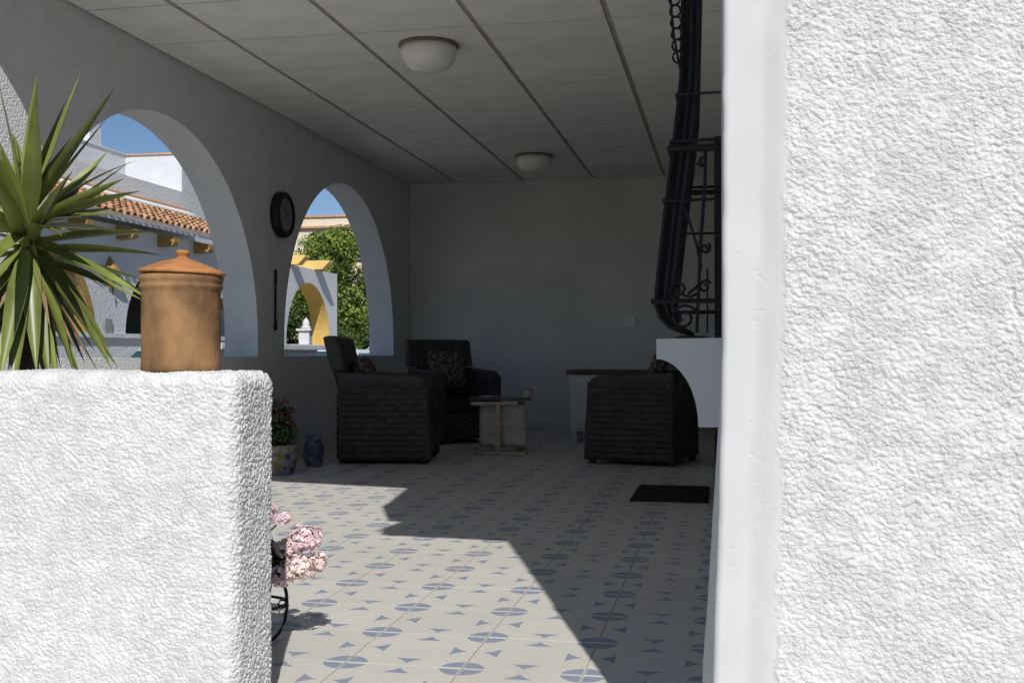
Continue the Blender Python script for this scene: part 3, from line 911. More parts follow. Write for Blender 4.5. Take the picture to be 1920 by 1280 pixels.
MB().lathe([(0.061, 0.061), (0.062, 0.07), (0.03, 0.082), (0.0, 0.086)], 24).build('lid', M['silver'], dg, True)
MB().lathe([(0.0, 0.0), (0.07, 0.0), (0.085, 0.012), (0.082, 0.016), (0.0, 0.006)], 24).build('tray', M['silver'], None, True, loc=(-2.02, 9.24, 0.487))
tag(bpy.data.objects['tray'], 'shallow grey dish on the left of the small table', 'dish')

# cabinet at the back
cb = thing('low_cabinet', 'pale two door cabinet with dark wooden top near the back wall', 'cabinet', (-1.02, 10.95, 0))
MB().box(-0.50, 0.45, -0.25, 0.25, 0.10, 0.66).build('body', M['cab'], cb, bevel=0.004)
MB().box(-0.53, 0.48, -0.28, 0.28, 0.662, 0.705).build('top', M['darkwood'], cb, bevel=0.006)
for s in (-1, 1):
    x0, x1 = ((-0.48, -0.03) if s < 0 else (-0.02, 0.43))
    d = MB().box(x0, x1, -0.268, -0.251, 0.13, 0.63).build('door', M['cab'], cb, bevel=0.004)
    MB().box(x0 + 0.06, x1 - 0.06, -0.273, -0.2685, 0.19, 0.57).build('door_panel', M['cab'], d, bevel=0.003)
    MB().lathe([(0.0, -0.03), (0.014, -0.028), (0.016, -0.015), (0.006, 0.0)], 12).build('knob', M['iron'], d, True, loc=((-0.06 if s < 0 else 0.01), -0.27, 0.40), rot=(R_(-90), 0, 0))
for x in (-0.46, 0.41):
    for y in (-0.22, 0.20):
        MB().box(x - 0.03, x + 0.03, y - 0.03, y + 0.03, 0, 0.098).build('leg', M['cab'], cb)

# door mat
dm = thing('door_mat', 'dark brown door mat on the tiles by the house wall', 'door mat', (-0.335, 6.85, 0.001))
MB().box(-0.215, 0.215, -0.36, 0.36, 0.0, 0.013).build('pile', M['matt'], dm, bevel=0.005)
MB().box(-0.23, 0.23, -0.375, 0.375, -0.0005, 0.006).build('backing', M['tyre'], dm)

# ================================================================ POTS AND PLANTS
# clay jar on the stub wall
jr = thing('clay_jar', 'weathered clay jar with orange lid standing on the rough white wall', 'jar', (-1.312, 2.475, 0.8335))
jr.scale = (1.0, 1.0, 0.965)
body = [(0.0, 0.0), (0.092, 0.0), (0.0955, 0.006), (0.0945, 0.02), (0.0935, 0.06), (0.0945, 0.12), (0.0940, 0.165), (0.0935, 0.195), (0.0945, 0.203), (0.0985, 0.209), (0.1, 0.215), (0.0975, 0.219),
        (0.096, 0.222), (0.1, 0.227), (0.101, 0.238), (0.0975, 0.243), (0.085, 0.243), (0.084, 0.19), (0.0, 0.19)]
MB().lathe(body, 64, wob=0.004).build('body', M['clay'], jr, True)
lid = MB().lathe([(0.0, 0.0), (0.100, 0.0), (0.1045, 0.002), (0.1045, 0.006), (0.098, 0.011), (0.07, 0.022), (0.045, 0.032), (0.022, 0.039), (0.014, 0.042), (0.0125, 0.046), (0.0165, 0.051), (0.0175, 0.058), (0.012, 0.062), (0.0, 0.063)], 64)
lid.build('lid', M['clay_lid'], jr, True, loc=(0.001, 0, 0.2455), rot=(0, R_(2.2), 0))

# yucca behind the wall
yc = thing('yucca_plant', 'green spiky yucca rising behind the low wall at the left edge', 'plant', (-2.10, 3.00, 0.0))
MB().lathe([(0.0, 0.0), (0.13, 0.0), (0.15, 0.02), (0.17, 0.28), (0.185, 0.30), (0.185, 0.33), (0.17, 0.33), (0.165, 0.30), (0.0, 0.295)], 32).build('pot', M['clay_lid'], yc, True)
MB().tube([(0, 0, 0.28), (0.01, 0, 0.6), (0.0, 0.01, 0.9), (0.0, 0, 1.25)], [0.035, 0.03, 0.028, 0.022], 10).build('stem', M['bark'], yc, True)
RT = Vector((0.981, 0.192, 0)); FW = Vector((-0.192, 0.981, 0)); UP = Vector((0, 0, 1))
rnd = random.Random(11)
def blade(base, dirv, length, width, droop, m, fold=0.35):
    d = dirv.normalized()
    sidev = d.cross(UP)
    if sidev.length < 0.05: sidev = RT.copy()
    sidev.normalize()
    roll = rnd.uniform(-0.5, 0.5)
    sidev = (Matrix.Rotation(roll, 3, d) @ sidev)
    N = 9; P = []
    p = Vector(base); cur = d.copy(); st = length / N
    for i in range(N + 1):
        t = i / N
        wdt = width * (0.55 + 1.3 * t if t < 0.35 else 1.0 * (1 - ((t - 0.35) / 0.65) ** 1.5)) * 0.5
        wdt = max(wdt, 0.0006)
        nrm = sidev.cross(cur).normalized()
        P += [tuple(p - sidev * wdt + nrm * wdt * fold), tuple(p - sidev * wdt * 0.45 + nrm * wdt * fold * 0.25), tuple(p), tuple(p + sidev * wdt * 0.45 + nrm * wdt * fold * 0.25), tuple(p + sidev * wdt + nrm * wdt * fold)]
        p = p + cur * st
        cur = (cur + Vector((0, 0, -droop * (0.3 + t)))).normalized()
    F = []
    for i in range(N):
        for k in range(4):
            a = i * 5 + k
            F.append((a, a + 1, a + 6, a + 5))
    mb = MB(); mb.v = P; mb.f = F
    me = bpy.data.meshes.new('leaf'); me.from_pydata(P, [], F); me.materials.append(m)
    me.polygons.foreach_set('use_smooth', [True] * len(F)); me.update()
    return link('leaf', me, yc)
cen = Vector((0, 0, 1.24))
# leaves whose tips the photo shows: (right, up, toward, droop)
tips = [(0.135, 0.46, 0.05, 0.0), (0.045, 0.43, -0.05, 0.0), (-0.085, 0.46, -0.02, 0.01), (0.277, 0.36, -0.06, 0.0), (0.285, 0.24, 0.04, 0.0), (0.16, 0.30, 0.2, 0.0), (0.36, 0.10, -0.08, 0.02),
        (0.42, -0.01, -0.05, 0.02), (0.33, 0.055, 0.15, 0.02), (0.40, -0.17, -0.10, 0.03), (0.30, -0.36, -0.12, 0.03), (0.185, -0.40, -0.10, 0.03), (0.08, -0.42, -0.12, 0.02), (0.42, -0.22, 0.05, 0.02),
        (-0.05, -0.42, -0.10, 0.02), (-0.16, -0.34, -0.05, 0.03), (-0.36, 0.04, -0.05, 0.03), (-0.34, 0.22, 0.0, 0.02), (-0.22, 0.38, -0.05, 0.01), (0.02, -0.40, -0.22, 0.02), (0.24, 0.16, -0.3, 0.02), (0.25, -0.05, -0.36, 0.03),
        (0.0, 0.28, -0.30, 0.01), (-0.30, -0.12, -0.2, 0.03), (0.10, 0.38, -0.18, 0.0), (0.20, 0.33, 0.10, 0.0), (0.09, -0.40, 0.02, 0.02), (0.24, -0.34, 0.03, 0.03)]
for a, b, c, dr_ in tips:
    d = RT * a + UP * b + FW * c
    base = cen + UP * (rnd.uniform(-0.05, 0.05) + 0.09 * b) + d.normalized() * 0.015
    blade(base, d + UP * dr_ * 0.5, d.length, rnd.uniform(0.046, 0.062), dr_, M['yucca'])
for i in range(46):
    th_ = rnd.uniform(0, 2 * PI); el = rnd.gauss(0.25, 0.6)
    el = max(-1.1, min(1.35, el))
    d = Vector((math.cos(th_) * math.cos(el), math.sin(th_) * math.cos(el), math.sin(el)))
    base = cen + UP * (rnd.uniform(-0.08, 0.04) + 0.05 * math.sin(el)) + d * 0.012
    blade(base, d, rnd.uniform(0.24, 0.42), rnd.uniform(0.040, 0.056), rnd.uniform(0.0, 0.05), M['yucca'])
for i in range(26):
    th_ = rnd.uniform(0, 2 * PI); el = rnd.uniform(-1.35, -0.75)
    d = Vector((math.cos(th_) * math.cos(el), math.sin(th_) * math.cos(el), math.sin(el)))
    blade(cen - UP * rnd.uniform(0.0, 0.10) + d * 0.02, d, rnd.uniform(0.36, 0.46), rnd.uniform(0.038, 0.052), 0.01, M['yucca'])
for i in range(16):
    th_ = rnd.uniform(0, 2 * PI); el = rnd.uniform(-1.45, -0.95)
    d = Vector((math.cos(th_) * math.cos(el), math.sin(th_) * math.cos(el), math.sin(el)))
    blade(cen - UP * rnd.uniform(0.04, 0.12) + d * 0.02, d, rnd.uniform(0.25, 0.40), rnd.uniform(0.022, 0.036), 0.02, M['yucca_dry'], 0.8)

# leaf cluster helper: many small leaves in one mesh
def leaf_cloud(blobs, count, size, rng, shape='leaf', jitter=1.0):
    P = []; F = []
    tot = sum(b[3] ** 2 for b in blobs)
    for bx_, by_, bz_, br in blobs:
        n = int(count * br ** 2 / tot)
        for _ in range(n):
            v = Vector((rng.gauss(0, 1), rng.gauss(0, 1), rng.gauss(0, 1))).normalized()
            rad = br * (rng.random() ** 0.45)
            c = Vector((bx_, by_, bz_)) + v * rad
            a = Vector((rng.gauss(0, 1), rng.gauss(0, 1), rng.gauss(0, 1))).normalized()
            nrm = (v * 0.9 + a * 0.9).normalized()
            u = nrm.cross(Vector((rng.gauss(0, 1), rng.gauss(0, 1), rng.gauss(0, 1)))).normalized()
            w_ = nrm.cross(u)
            s = size * rng.uniform(0.6, 1.3)
            b = len(P)
            P += [tuple(c - u * s), tuple(c + w_ * s * 0.42 + nrm * s * 0.1), tuple(c + u * s), tuple(c - w_ * s * 0.42 + nrm * s * 0.1)]
            F.append((b, b + 1, b + 2, b + 3))
    return P, F
def cloud_obj(name, P, F, m, parent, kind='stuff'):
    me = bpy.data.meshes.new(name); me.from_pydata(P, [], F); me.materials.append(m); me.update()
    o = link(name, me, parent)
    if kind: o['kind'] = kind
    return o

def flower_head(cx, cy, cz, r, m, parent, rng, n=120, ps=0.010):
    P = []; F = []
    for i in range(n):
        v = Vector((rng.gauss(0, 1), rng.gauss(0, 1), rng.gauss(0, 1) + 0.1)).normalized()
        c = Vector((cx, cy, cz)) + Vector((v.x, v.y, v.z * 0.8)) * r * (rng.uniform(0.62, 1.0) + 0.16 * math.sin(5 * v.x + 40 * cx) * math.cos(4 * v.z + 3 * v.y))
        ref = Vector((rng.gauss(0, 1), rng.gauss(0, 1), rng.gauss(0, 1)))
        nn = (v + ref * 0.25).normalized()
        u = nn.cross(ref).normalized(); w_ = nn.cross(u)
        for k in range(4):                                # a four-petalled floret
            a = k * PI / 2 + i
            e = u * math.cos(a) + w_ * math.sin(a); g = nn.cross(e)
            b = len(P)
            P += [tuple(c), tuple(c + e * ps * 0.6 + g * ps * 0.45 + nn * ps * .15), tuple(c + e * ps * 1.1 + nn * ps * 0.05), tuple(c + e * ps * 0.6 - g * ps * 0.45 + nn * ps * .15)]
            F.append((b, b + 1, b + 2, b + 3))
    me = bpy.data.meshes.new('flower_head'); me.from_pydata(P, [], F); me.materials.append(m); me.update()
    return link('flower_head', me, parent)

# pink flowers in an iron plant stand, right behind the stub wall
fx, fy = -1.415, 3.10
ps_ = thing('flower_stand', 'black iron plant stand with curved legs beside the end of the stub wall', 'plant stand', (fx, fy, 0))
for k in range(4):
    a = k * PI / 2 + 0.19
    ca, sa = math.cos(a), math.sin(a)
    prof_ = [(0.075, 0.262), (0.085, 0.24), (0.098, 0.20), (0.110, 0.15), (0.112, 0.11), (0.105, 0.07), (0.090, 0.035), (0.072, 0.015), (0.055, 0.010)]
    MB().tube([(r * ca, r * sa, z) for r, z in prof_], 0.0055, 8).build('leg', M['iron'], ps_, True)
    MB().tube([((0.098 + 0.012 * math.cos(b)) * ca, (0.098 + 0.012 * math.cos(b)) * sa, 0.12 + 0.012 * math.sin(b)) for b in [i * 0.6 for i in range(11)]], 0.003, 6).build('scroll', M['iron'], ps_, True)
for z, r in ((0.262, 0.092), (0.12, 0.108)):
    MB().tube([(r * math.cos(a), r * math.sin(a), z) for a in [2 * PI * i / 32 for i in range(33)]], 0.0045, 6).build('ring', M['iron'], ps_, True)
fp = thing('pink_flower_pot', 'pale pink flowers in a clay pot peeping past the stub wall', 'potted flowers', (fx, fy, 0.115))
MB().lathe([(0.0, 0.0), (0.055, 0.0), (0.078, 0.13), (0.086, 0.132), (0.086, 0.155), (0.076, 0.155), (0.07, 0.135), (0.0, 0.13)], 32).build('pot', M['clay_lid'], fp, True)
rg = random.Random(4)
heads = [(0.175, 0.0, 0.205, 0.055, 'petal'), (0.125, -0.02, 0.18, 0.040, 'petalpale'), (0.165, -0.02, 0.125, 0.052, 'petalpale'), (0.115, -0.03, 0.10, 0.042, 'petal'), (0.205, 0.02, 0.135, 0.035, 'petalpale'), (0.105, 0.0, 0.265, 0.026, 'petal'), (0.02, 0.03, 0.27, 0.05, 'petal'), (-0.08, 0.02, 0.22, 0.05, 'petal'), (-0.02, -0.08, 0.24, 0.05, 'petal')]
for hx, hy, hz, hr, hm in heads:
    flower_head(hx, hy, hz, hr, M[hm], fp, rg, int(230 * (hr / 0.05) ** 2), 0.0085)
    MB().tube([(hx * 0.25, hy * 0.25, 0.13), (hx * 0.6, hy * 0.6, 0.13 + (hz - 0.13) * 0.6 + 0.015), (hx, hy, hz)], 0.003, 6).build('stem', M['leaf'], fp)
P, F = leaf_cloud([(0, 0, 0.17, 0.09), (0.07, 0, 0.14, 0.05), (0.10, 0.0, 0.155, 0.035), (-0.05, 0.03, 0.17, 0.07)], 420, 0.021, rg)
cloud_obj('foliage', P, F, M['leaf'], fp)

# glazed pot with red flowers, in the shade by the arcade
rp = thing('red_flower_pot', 'dark red flowers in a glazed patterned pot at the foot of the arcade', 'potted flowers', (-3.20, 7.46, 0))
MB().lathe([(0.0, 0.0), (0.115, 0.0), (0.125, 0.01), (0.135, 0.05), (0.145, 0.13), (0.148, 0.15), (0.158, 0.153), (0.162, 0.165), (0.162, 0.205), (0.155, 0.215), (0.14, 0.215), (0.135, 0.19), (0.0, 0.185)], 40).build('pot', M['pot'], rp, True)
rg = random.Random(9)
P, F = leaf_cloud([(0, 0, 0.33, 0.14), (0.06, 0, 0.28, 0.11), (-0.07, 0.02, 0.30, 0.11), (0.02, 0, 0.42, 0.11)], 900, 0.024, rg)
cloud_obj('foliage', P, F, M['leaf'], rp)
for hx, hz in ((-0.09, 0.50), (0.0, 0.53), (0.10, 0.52), (0.13, 0.45), (-0.04, 0.44), (0.06, 0.42), (-0.13, 0.43), (0.03, 0.48), (0.145, 0.38), (-0.10, 0.36)):
    flower_head(hx, -0.06 + rg.uniform(-0.06, 0.05), hz, 0.032, M['redpetal'], rp, rg, 17, 0.010)
bp_ = thing('blue_pot', 'blue and white ceramic pot standing behind the red flowers', 'pot', (-3.14, 8.02, 0))
bp_.scale = (0.78, 0.78, 0.72)
MB().lathe([(0.0, 0.0), (0.07, 0.0), (0.085, 0.02), (0.105, 0.12), (0.10, 0.22), (0.075, 0.27), (0.07, 0.30), (0.085, 0.33), (0.08, 0.33), (0.06, 0.30), (0.0, 0.28)], 36).build('body', M['blueceramic'], bp_, True)

# ================================================================ STREET SIDE
def barrel_roof(name, parent, y0, y1, xe, ze, xr, zr, pitch=0.24):
    """rows of half-round clay tiles running down from (xr,zr) to the eave (xe,ze); one joined part"""
    V = []; F = []
    slope = Vector((xe - xr, 0, ze - zr)); Ls = slope.length; d = slope.normalized()
    nrm = Vector((-d.z, 0, d.x)); 
    if nrm.z < 0: nrm = -nrm
    rows = int(Ls / 0.36) + 1
    rr = random.Random(3)
    n = int((y1 - y0) / pitch)
    for i in range(n):
        yc_ = y0 + (i + 0.5) * pitch
        for j in range(rows):
            s0 = j * Ls / rows - 0.04; s1 = (j + 1) * Ls / rows + 0.02
            lift = rr.uniform(0, 0.012); jx = rr.uniform(-0.01, 0.01)
            b = len(V)
            for (s, rad, up) in ((s0, 0.062, 0.0), (s1, 0.082, 0.022)):
                o = Vector((xr, yc_ + jx, zr)) + d * s + nrm * (0.03 + up + lift)
                for k in range(7):
                    a = PI * k / 6
                    V.append(tuple(o + Vector((0, 1, 0)) * math.cos(a) * rad + nrm * math.sin(a) * rad))
            # rim thickness at the open end
            o = Vector((xr, yc_ + jx, zr)) + d * s1 + nrm * (0.03 + 0.022 + lift)
            for k in range(7):
                a = PI * k / 6
                V.append(tuple(o + Vector((0, 1, 0)) * math.cos(a) * 0.066 + nrm * math.sin(a) * 0.066))
            for k in range(6):
                F.append((b + k, b + k + 1, b + 7 + k + 1, b + 7 + k))
                F.append((b + 7 + k, b + 7 + k + 1, b + 14 + k + 1, b + 14 + k))
    me = bpy.data.meshes.new(name); me.from_pydata(V, [], F); me.materials.append(M['rooftile'])
    bm = bmesh.new(); bm.from_mesh(me); bmesh.ops.recalc_face_normals(bm, faces=bm.faces); bm.to_mesh(me); bm.free()
    o = link(name, me, parent); o['kind'] = 'stuff'
    return o

nh = thing('neighbour_house', 'white neighbouring house with arched porch and terracotta lean-to roof', 'house')
XP = -11.3
arch_wall('porch_wall', M['farwhite'], nh, XP, 0.35, 8.0, 24.6, -0.5, 3.28, [(10.0, 1.35, 1.25, 1.15), (13.2, 1.35, 1.25, 1.15), (16.45, 1.42, 1.22, 1.15), (20.55, 1.42, 1.22, 1.15), (23.3, 0.9, 1.22, 1.15)], seg=28, intr=M['ochrebeam'])
# ochre trim round the arch behind the yucca
def arch_trim(yc_, r, spring, w0, m, parent, x=XP + 0.012, z0=1.15):
    vs = []; fs = []
    n = 28
    pts = [(yc_ - r, z0), (yc_ - r, spring)] + [(yc_ - r * math.cos(PI * i / n), spring + r * math.sin(PI * i / n)) for i in range(1, n)] + [(yc_ + r, spring), (yc_ + r, z0)]
    R2 = r + w0
    out = [(yc_ - R2, z0), (yc_ - R2, spring)] + [(yc_ - R2 * math.cos(PI * i / n), spring + R2 * math.sin(PI * i / n)) for i in range(1, n)] + [(yc_ + R2, spring), (yc_ + R2, z0)]
    mb = MB()
    for i in range(len(pts) - 1):
        mb.prism([pts[i], pts[i + 1], out[i + 1], out[i]], x - 0.01, x + 0.02, 'x')
    return mb.build('arch_trim', m, parent)
arch_trim(16.45, 1.425, 1.22, 0.17, M['ochrebeam'], nh)
arch_trim(13.2, 1.355, 1.25, 0.15, M['ochrebeam'], nh)
MB().box(XP - 0.5, XP + 0.06, 8.0, 24.6, 1.152, 1.235).build('sill', M['farwhite'], nh)
# lean-to structure
MB().prism([(-10.95, 3.30), (-10.95, 3.36), (-13.02, 4.18), (-13.02, 4.10)], 8.0, 24.6, 'y').build('roof_deck', M['farwhite'], nh)
barrel_roof('roof_tiles', nh, 8.0, 24.6, -10.90, 3.37, -13.0, 4.19)
MB().prism([(-13.02, 4.18), (-12.62, 4.04), (-12.62, 4.19), (-13.02, 4.36)], 8.0, 24.6, 'y').build('mortar_flashing', M['wall'], nh)
MB().prism([(-13.02, 4.362), (-12.90, 4.315), (-12.90, 4.36), (-13.02, 4.42)], 8.0, 24.6, 'y').build('flashing_tile', M['coping'], nh)
for k in range(10):
    y = 9.71 + 1.53 * k
    MB().prism([(XP + 0.001, 3.01), (-10.98, 3.03), (-10.93, 3.10), (-10.93, 3.20), (XP + 0.001, 3.27)], y - 0.10, y + 0.10, 'y').build('beam_end', M['ochrebeam'], nh)
# upper storey blocks
MB().box(-20, -13.0, 8.0, 26.8, -0.5, 4.78).build('upper_wall', M['farwhite'], nh)
MB().box(-20, -14.5, 8.0, 24.53, 4.783, 5.72).build('upper_wall', M['farwhite'], nh)
MB().box(-20, -13.001, 24.531, 30.0, 4.784, 5.70).build('upper_wall', M['farwhite'], nh)
MB().box(-20, -13.003, 26.801, 30.0, -0.5, 4.783).build('upper_wall', M['farwhite'], nh)
MB().box(-14.52, -12.96, 24.49, 24.62, 5.702, 5.74).box(-13.1, -12.95, 24.622, 30, 5.702, 5.74).build('coping', M['coping'], nh)
MB().box(-19.98, -14.47, 8.0, 24.48, 5.722, 5.75).build('coping', M['farwhite'], nh)
# porch back wall openings
MB().box(-13.05, -12.999, 15.3, 16.7, 0.0, 2.3).build('door', M['shutter'], nh)
for y in (12.4, 18.9, 20.9):
    o = MB().box(-13.0, -12.96, y - 0.6, y + 0.6, 0.95, 2.25).build('window', M['farwhite'], nh)
    MB().box(-12.96, -12.945, y - 0.52, y - 0.02, 1.03, 2.17).build('shutter', M['shutter'], o)
    MB().box(-12.96, -12.945, y + 0.02, y + 0.52, 1.03, 2.17).build('shutter', M['shutter'], o)
MB().box(-13.0, -12.95, 21.9, 23.6, 0.0, 2.4).build('door', M['shutter'], nh)
# chimney
chm = thing('chimney', 'white domed chimney on the roof of the neighbouring house', 'chimney', (-14.78, 23.35, 5.752))
MB().box(-0.20, 0.20, -0.24, 0.24, 0, 0.30).build('stack', M['farwhite'], chm)
MB().prism([(0.24 * math.cos(PI * i / 12), 0.302 + 0.26 * math.sin(PI * i / 12)) for i in range(13)], -0.20, 0.20, 'x').build('cap', M['farwhite'], chm)
# house diamond lantern, meter box, drainpipe
ln = thing('wall_lantern', 'ochre diamond shaped lantern on the neighbouring porch pier', 'lantern', (XP + 0.001, 18.56, 2.37))
dm_ = MB()
for (y, z, q) in ((0, 0, 1),):
    dm_.v = [(0.0, 0, -0.34), (0.0, -0.16, 0.03), (0.0, 0.16, 0.03), (0.16, 0, 0.03), (0.0, 0, 0.26), (0.09, 0, 0.03)]
dm_.v = [(0.0, 0, -0.36), (0.0, -0.22, 0.0), (0.0, 0.22, 0.0), (0.20, -0.11, 0.0), (0.20, 0.11, 0.0), (0.0, 0, 0.32)]
dm_.f = [(0, 3, 1), (0, 4, 3), (0, 2, 4), (5, 1, 3), (5, 3, 4), (5, 4, 2), (0, 1, 5, 2)]
dm_.build('shade', M['ochrebeam'], ln)
MB().tube([(0.08, 0, -0.28), (0.08, 0, -0.42)], [0.02, 0.005], 8).build('finial', M['iron'], ln)
mbx = thing('meter_box', 'small grey meter box on the neighbouring porch pier', 'meter box', (XP + 0.001, 18.47, 1.38))
MB().box(0, 0.05, -0.13, 0.13, -0.20, 0.12).build('case', M['silver'], mbx, bevel=0.01)
MB().box(0.0505, 0.056, -0.10, 0.10, -0.17, 0.09).build('door', M['silver'], mbx)

# far arched wall with yellow beams
gw = thing('arched_garden_wall', 'white garden wall with yellow lined arch and yellow beams across the street', 'wall')
arch_wall('wall', M['farwhite'], gw, -9.0, 0.42, 21.25, 24.48, -0.5, lambda t: 2.72, [(22.72, 1.26, 1.14, None)], seg=32, intr=M['ochre'])
def ybeam(y):
    MB().prism([(-9.75, 2.722), (-8.82, 2.722), (-8.66, 2.88), (-8.66, 2.92), (-9.75, 2.92)], y - 0.13, y + 0.13, 'y').build('beam', M['yellowbeam'], gw)
for y in (21.75, 23.15): ybeam(y)

# low street wall with balustrade and finial post
bl = thing('balustrade', 'low white balustrade just beyond the far arch', 'balustrade', (-5.75, 0, -0.48))
MB().box(-0.10, 0.10, 11.6, 15.0, 1.39, 1.465).build('rail', M['farwhite'], bl, bevel=0.01)
MB().box(-0.10, 0.10, 11.6, 15.0, 0.0, 0.85).build('base', M['farwhite'], bl)
bal = MB().lathe([(0.045, 0.0), (0.05, 0.03), (0.03, 0.06), (0.055, 0.18), (0.03, 0.38), (0.045, 0.48), (0.045, 0.538)], 10).mesh('baluster', M['farwhite'], True)
for k in range(19):
    link('baluster', bal, bl, (0, 11.75 + 0.165 * k, 0.851))
tag(MB().box(-11.1, -10.5, 25.8, 45, -0.5, 1.08).build('boundary_wall', M['farwhite'], None), 'low white boundary wall under the green trees', 'wall')
fn = thing('finial_post', 'white pedestal with pointed finial on the low wall, seen through the yellow arch', 'post', (-10.62, 26.6, 1.082))
MB().box(-0.14, 0.14, -0.14, 0.14, 0, 0.34).build('pedestal', M['farwhite'], fn)
MB().box(-0.20, 0.20, -0.20, 0.20, 0.342, 0.40).build('cap', M['farwhite'], fn, bevel=0.01)
MB().lathe([(0.0, 0.401), (0.12, 0.401), (0.13, 0.44), (0.08, 0.49), (0.10, 0.54), (0.07, 0.60), (0.03, 0.66), (0.0, 0.69)], 20).build('finial', M['farwhite'], fn, True)

# cars
def make_car(name, label, paint, loc, rz):
    t = thing(name, label, 'car', loc, rz, None)
    # side profile (x forward, z) and half widths
    prof_b = [(-2.05, 0.35), (-2.1, 0.55), (-2.05, 0.86), (-1.85, 0.95), (1.0, 0.95), (1.75, 0.83), (2.05, 0.68), (2.1, 0.45), (2.0, 0.30), (-1.9, 0.28)]
    MB().prism(prof_b, -0.84, 0.84, 'y').build('body', paint, t, bevel=0.07, seg=3)
    cab = MB()
    lo_ = [(-1.90, 0.80, 0.945), (1.15, 0.80, 0.945)]
    hi_ = [(-1.45, 0.62, 1.46), (0.35, 0.62, 1.46)]
    def fr(k, a):
        (x0, w0, z0), (x1, w1, z1) = lo_[0], hi_[0]
        (X0, W0, Z0), (X1, W1, Z1) = lo_[1], hi_[1]
        g = lambda p, q: p + (q - p) * a
        return (g(x0, x1), g(X0, X1), g(w0, w1), g(z0, z1))
    for a0, a1 in ((0.0, 1.0),):
        xa, xb, w0, z0 = fr(0, a0); xc, xd, w1, z1 = fr(0, a1)
        b = len(cab.v)
        cab.v += [(xa, -w0, z0), (xb, -w0, z0), (xb, w0, z0), (xa, w0, z0), (xc, -w1, z1), (xd, -w1, z1), (xd, w1, z1), (xc, w1, z1)]
        cab.f += [tuple(b + i for i in q) for q in ((0, 3, 2, 1), (4, 5, 6, 7), (0, 1, 5, 4), (1, 2, 6, 5), (2, 3, 7, 6), (3, 0, 4, 7))]
    cab.build('cabin', paint, t, bevel=0.06, seg=3)
    def pane(nm, pts, push):
        m = MB(); c = sum((Vector(p) for p in pts), Vector()) / len(pts)
        m.v = [tuple(Vector(p) + Vector(push)) for p in pts] + [tuple(Vector(p) - Vector(push) * 0.8) for p in pts]
        n = len(pts)
        m.f = [tuple(range(n)), tuple(reversed(range(n, 2 * n)))] + [(i, (i + 1) % n, n + (i + 1) % n, n + i) for i in range(n)]
        m.build(nm, M['carglass'], t)
    pane('windscreen', [(1.08, -0.70, 1.00), (1.08, 0.70, 1.00), (0.43, 0.57, 1.415), (0.43, -0.57, 1.415)], (0.012, 0, 0.012))
    pane('rear_window', [(-1.84, -0.68, 1.02), (-1.84, 0.68, 1.02), (-1.50, 0.56, 1.40), (-1.50, -0.56, 1.40)], (-0.012, 0, 0.01))
    for s in (-1, 1):
        pane('side_window', [(-1.60, s * 0.775, 1.02), (-0.42, s * 0.775, 1.02), (-0.42, s * 0.655, 1.39), (-1.33, s * 0.655, 1.39)], (0, s * 0.012, 0))
        pane('side_window', [(-0.34, s * 0.775, 1.02), (0.88, s * 0.775, 1.02), (0.33, s * 0.655, 1.39), (-0.34, s * 0.655, 1.39)], (0, s * 0.012, 0))
        MB().box(1.98, 2.09, s * 0.66 - 0.13, s * 0.66 + 0.13, 0.56, 0.70).build('headlight', M['lens'], t, bevel=0.02)
        MB().box(0.72, 0.86, s * 0.93 - 0.07, s * 0.93 + 0.07, 0.98, 1.09).build('mirror', paint, t, bevel=0.02)
        for x in (-1.3, 1.3):
            wh = MB().lathe([(0.0, -0.1), (0.27, -0.1), (0.31, -0.07), (0.31, 0.07), (0.27, 0.1), (0.0, 0.1)], 24).build('wheel', M['tyre'], t, True, loc=(x, s * 0.78, 0.31), rot=(R_(90), 0, 0))
            MB().lathe([(0.0, -0.11), (0.18, -0.11), (0.19, -0.101), (0.19, 0.101), (0.18, 0.11), (0.0, 0.11)], 20).build('rim', M['rim'], wh, False)
    return t
make_car('parked_car', 'white parked car with teal windows seen through the far arch, near the street', M['carwhite'], (-7.0, 18.7, -0.53), R_(-90))
make_car('parked_car', 'silver parked car with greenish glass seen between the yucca and the clay jar', M['carsilver'], (-6.86, 13.3, -0.53), R_(-90))
fc = make_car('parked_car', 'white car farther off, only its roof above the nearer white car', M['carwhite'], (-8.0, 26.4, -0.53), R_(-90))
fc.scale = (1.1, 1.1, 1.12)

# cream building behind the trees
cbld = thing('cream_building', 'cream flat roofed building behind the orange trees', 'building')
MB().box(-34, -6, 40, 52, -0.66, 5.66).build('wall', M['creamwall'], cbld)
MB().box(-34.2, -5.8, 39.85, 52, 5.663, 5.74).build('string_course', M['coping'], cbld)
MB().box(-34, -6, 40.0, 52, 5.743, 6.08).build('parapet', M['creamwall'], cbld)
MB().box(-34.1, -5.9, 39.93, 52.1, 6.083, 6.16).build('coping', M['coping'], cbld)
for k in range(6):
    x = -31 + 4.6 * k
    o = MB().box(x - 0.6, x + 0.6, 39.93, 39.999, 2.6, 4.0).build('window', M['farwhite'], cbld)
    MB().box(x - 0.5, x - 0.02, 39.90, 39.929, 2.7, 3.9).build('pane', M['glass'], o)
    MB().box(x + 0.02, x + 0.5, 39.90, 39.929, 2.7, 3.9).build('pane', M['glass'], o)

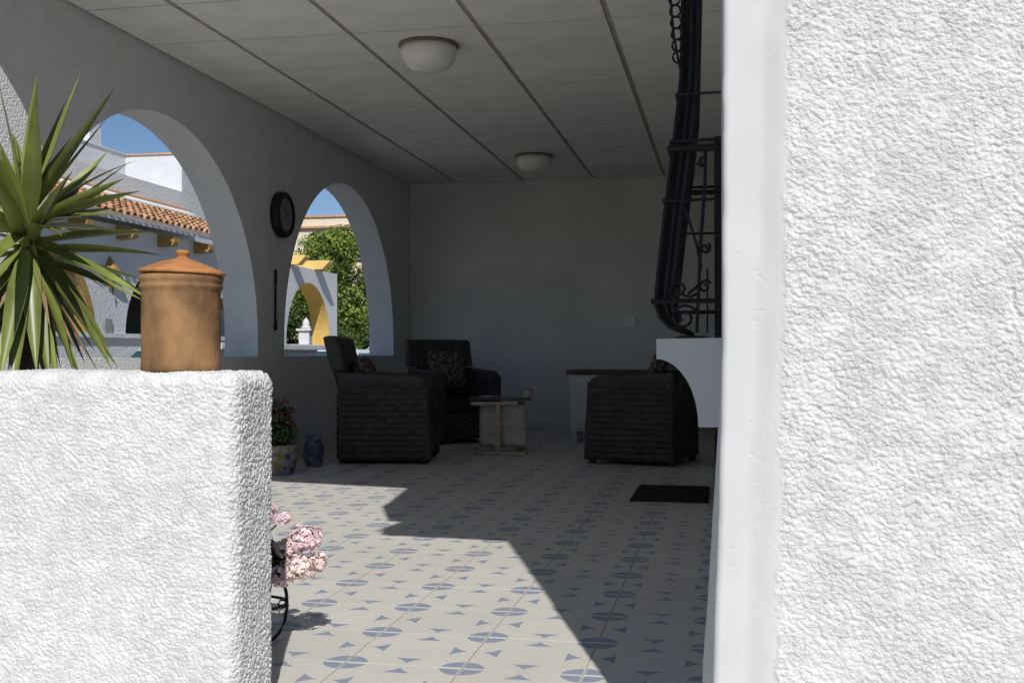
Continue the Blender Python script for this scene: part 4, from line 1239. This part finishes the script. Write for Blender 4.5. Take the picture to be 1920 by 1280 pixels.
# trees
def tree(name, label, cat, loc, blobs, count, leaf, m, seed, group=None, trunk_h=1.6, tr=0.13):
    t = thing(name, label, cat, loc, 0, group)
    rg = random.Random(seed)
    tk = MB().tube([(0, 0, 0), (0.04, 0.02, trunk_h * 0.5), (0.0, 0.0, trunk_h)], [tr, tr * 0.8, tr * 0.7], 10)
    for bx_, by_, bz_, br in blobs[:8]:
        tk.tube([(0, 0, trunk_h * 0.9), (bx_ * 0.5, by_ * 0.5, trunk_h + (bz_ - trunk_h) * 0.4), (bx_, by_, bz_)], [tr * 0.55, tr * 0.35, 0.02], 7)
    tk.build('trunk', M['bark'], t, True)
    P, F = leaf_cloud(blobs, count, leaf, rg)
    cloud_obj('crown', P, F, m, t, None)
    return t
def blobset(rx, ry, z0, z1, n, r0, r1, seed):
    rg = random.Random(seed); out = []
    for i in range(n):
        t = rg.random(); z = z0 + (z1 - z0) * t
        k = math.sin(PI * min(1, 0.15 + t * 0.80)) ** 0.6
        a = rg.uniform(0, 2 * PI); q = math.sqrt(rg.random())
        out.append((rx * k * q * math.cos(a), ry * k * q * math.sin(a), z, rg.uniform(r0, r1)))
    return out
GT = 'leafy trees behind the far arched wall'
tree('orange_tree', 'bushy bright green tree above the yellow beams, left in the far arch', 'tree', (-13.4, 29.5, -0.6), blobset(1.5, 1.4, 1.2, 4.9, 34, 0.35, 0.7, 1), 22000, 0.062, M['treeleaf'], 1, GT)
tree('orange_tree', 'tall green tree right of the white arched wall in the far arch', 'tree', (-10.55, 28.6, -0.6), blobset(1.35, 1.2, 1.0, 4.6, 36, 0.35, 0.65, 2), 34000, 0.060, M['treeleaf'], 2, GT)
tree('orange_tree', 'green tree at the right border of the far arch opening', 'tree', (-9.0, 31.5, -0.6), blobset(1.6, 1.4, 0.9, 4.9, 30, 0.4, 0.75, 3), 26000, 0.065, M['treeleaf'], 3, GT)
tree('shrub', 'dark leafy bush behind the finial post', 'bush', (-12.2, 27.6, -0.6), blobset(1.6, 1.0, 0.5, 2.6, 24, 0.35, 0.6, 4), 7000, 0.07, M['oleander'], 4, None, 0.8, 0.08)
tree('oleander_bush', 'low flowering hedge bush under the right hand tree', 'bush', (-9.3, 27.0, -0.6), blobset(1.3, 0.9, 0.4, 1.9, 20, 0.3, 0.5, 5), 6000, 0.06, M['oleander'], 5, None, 0.6, 0.07)
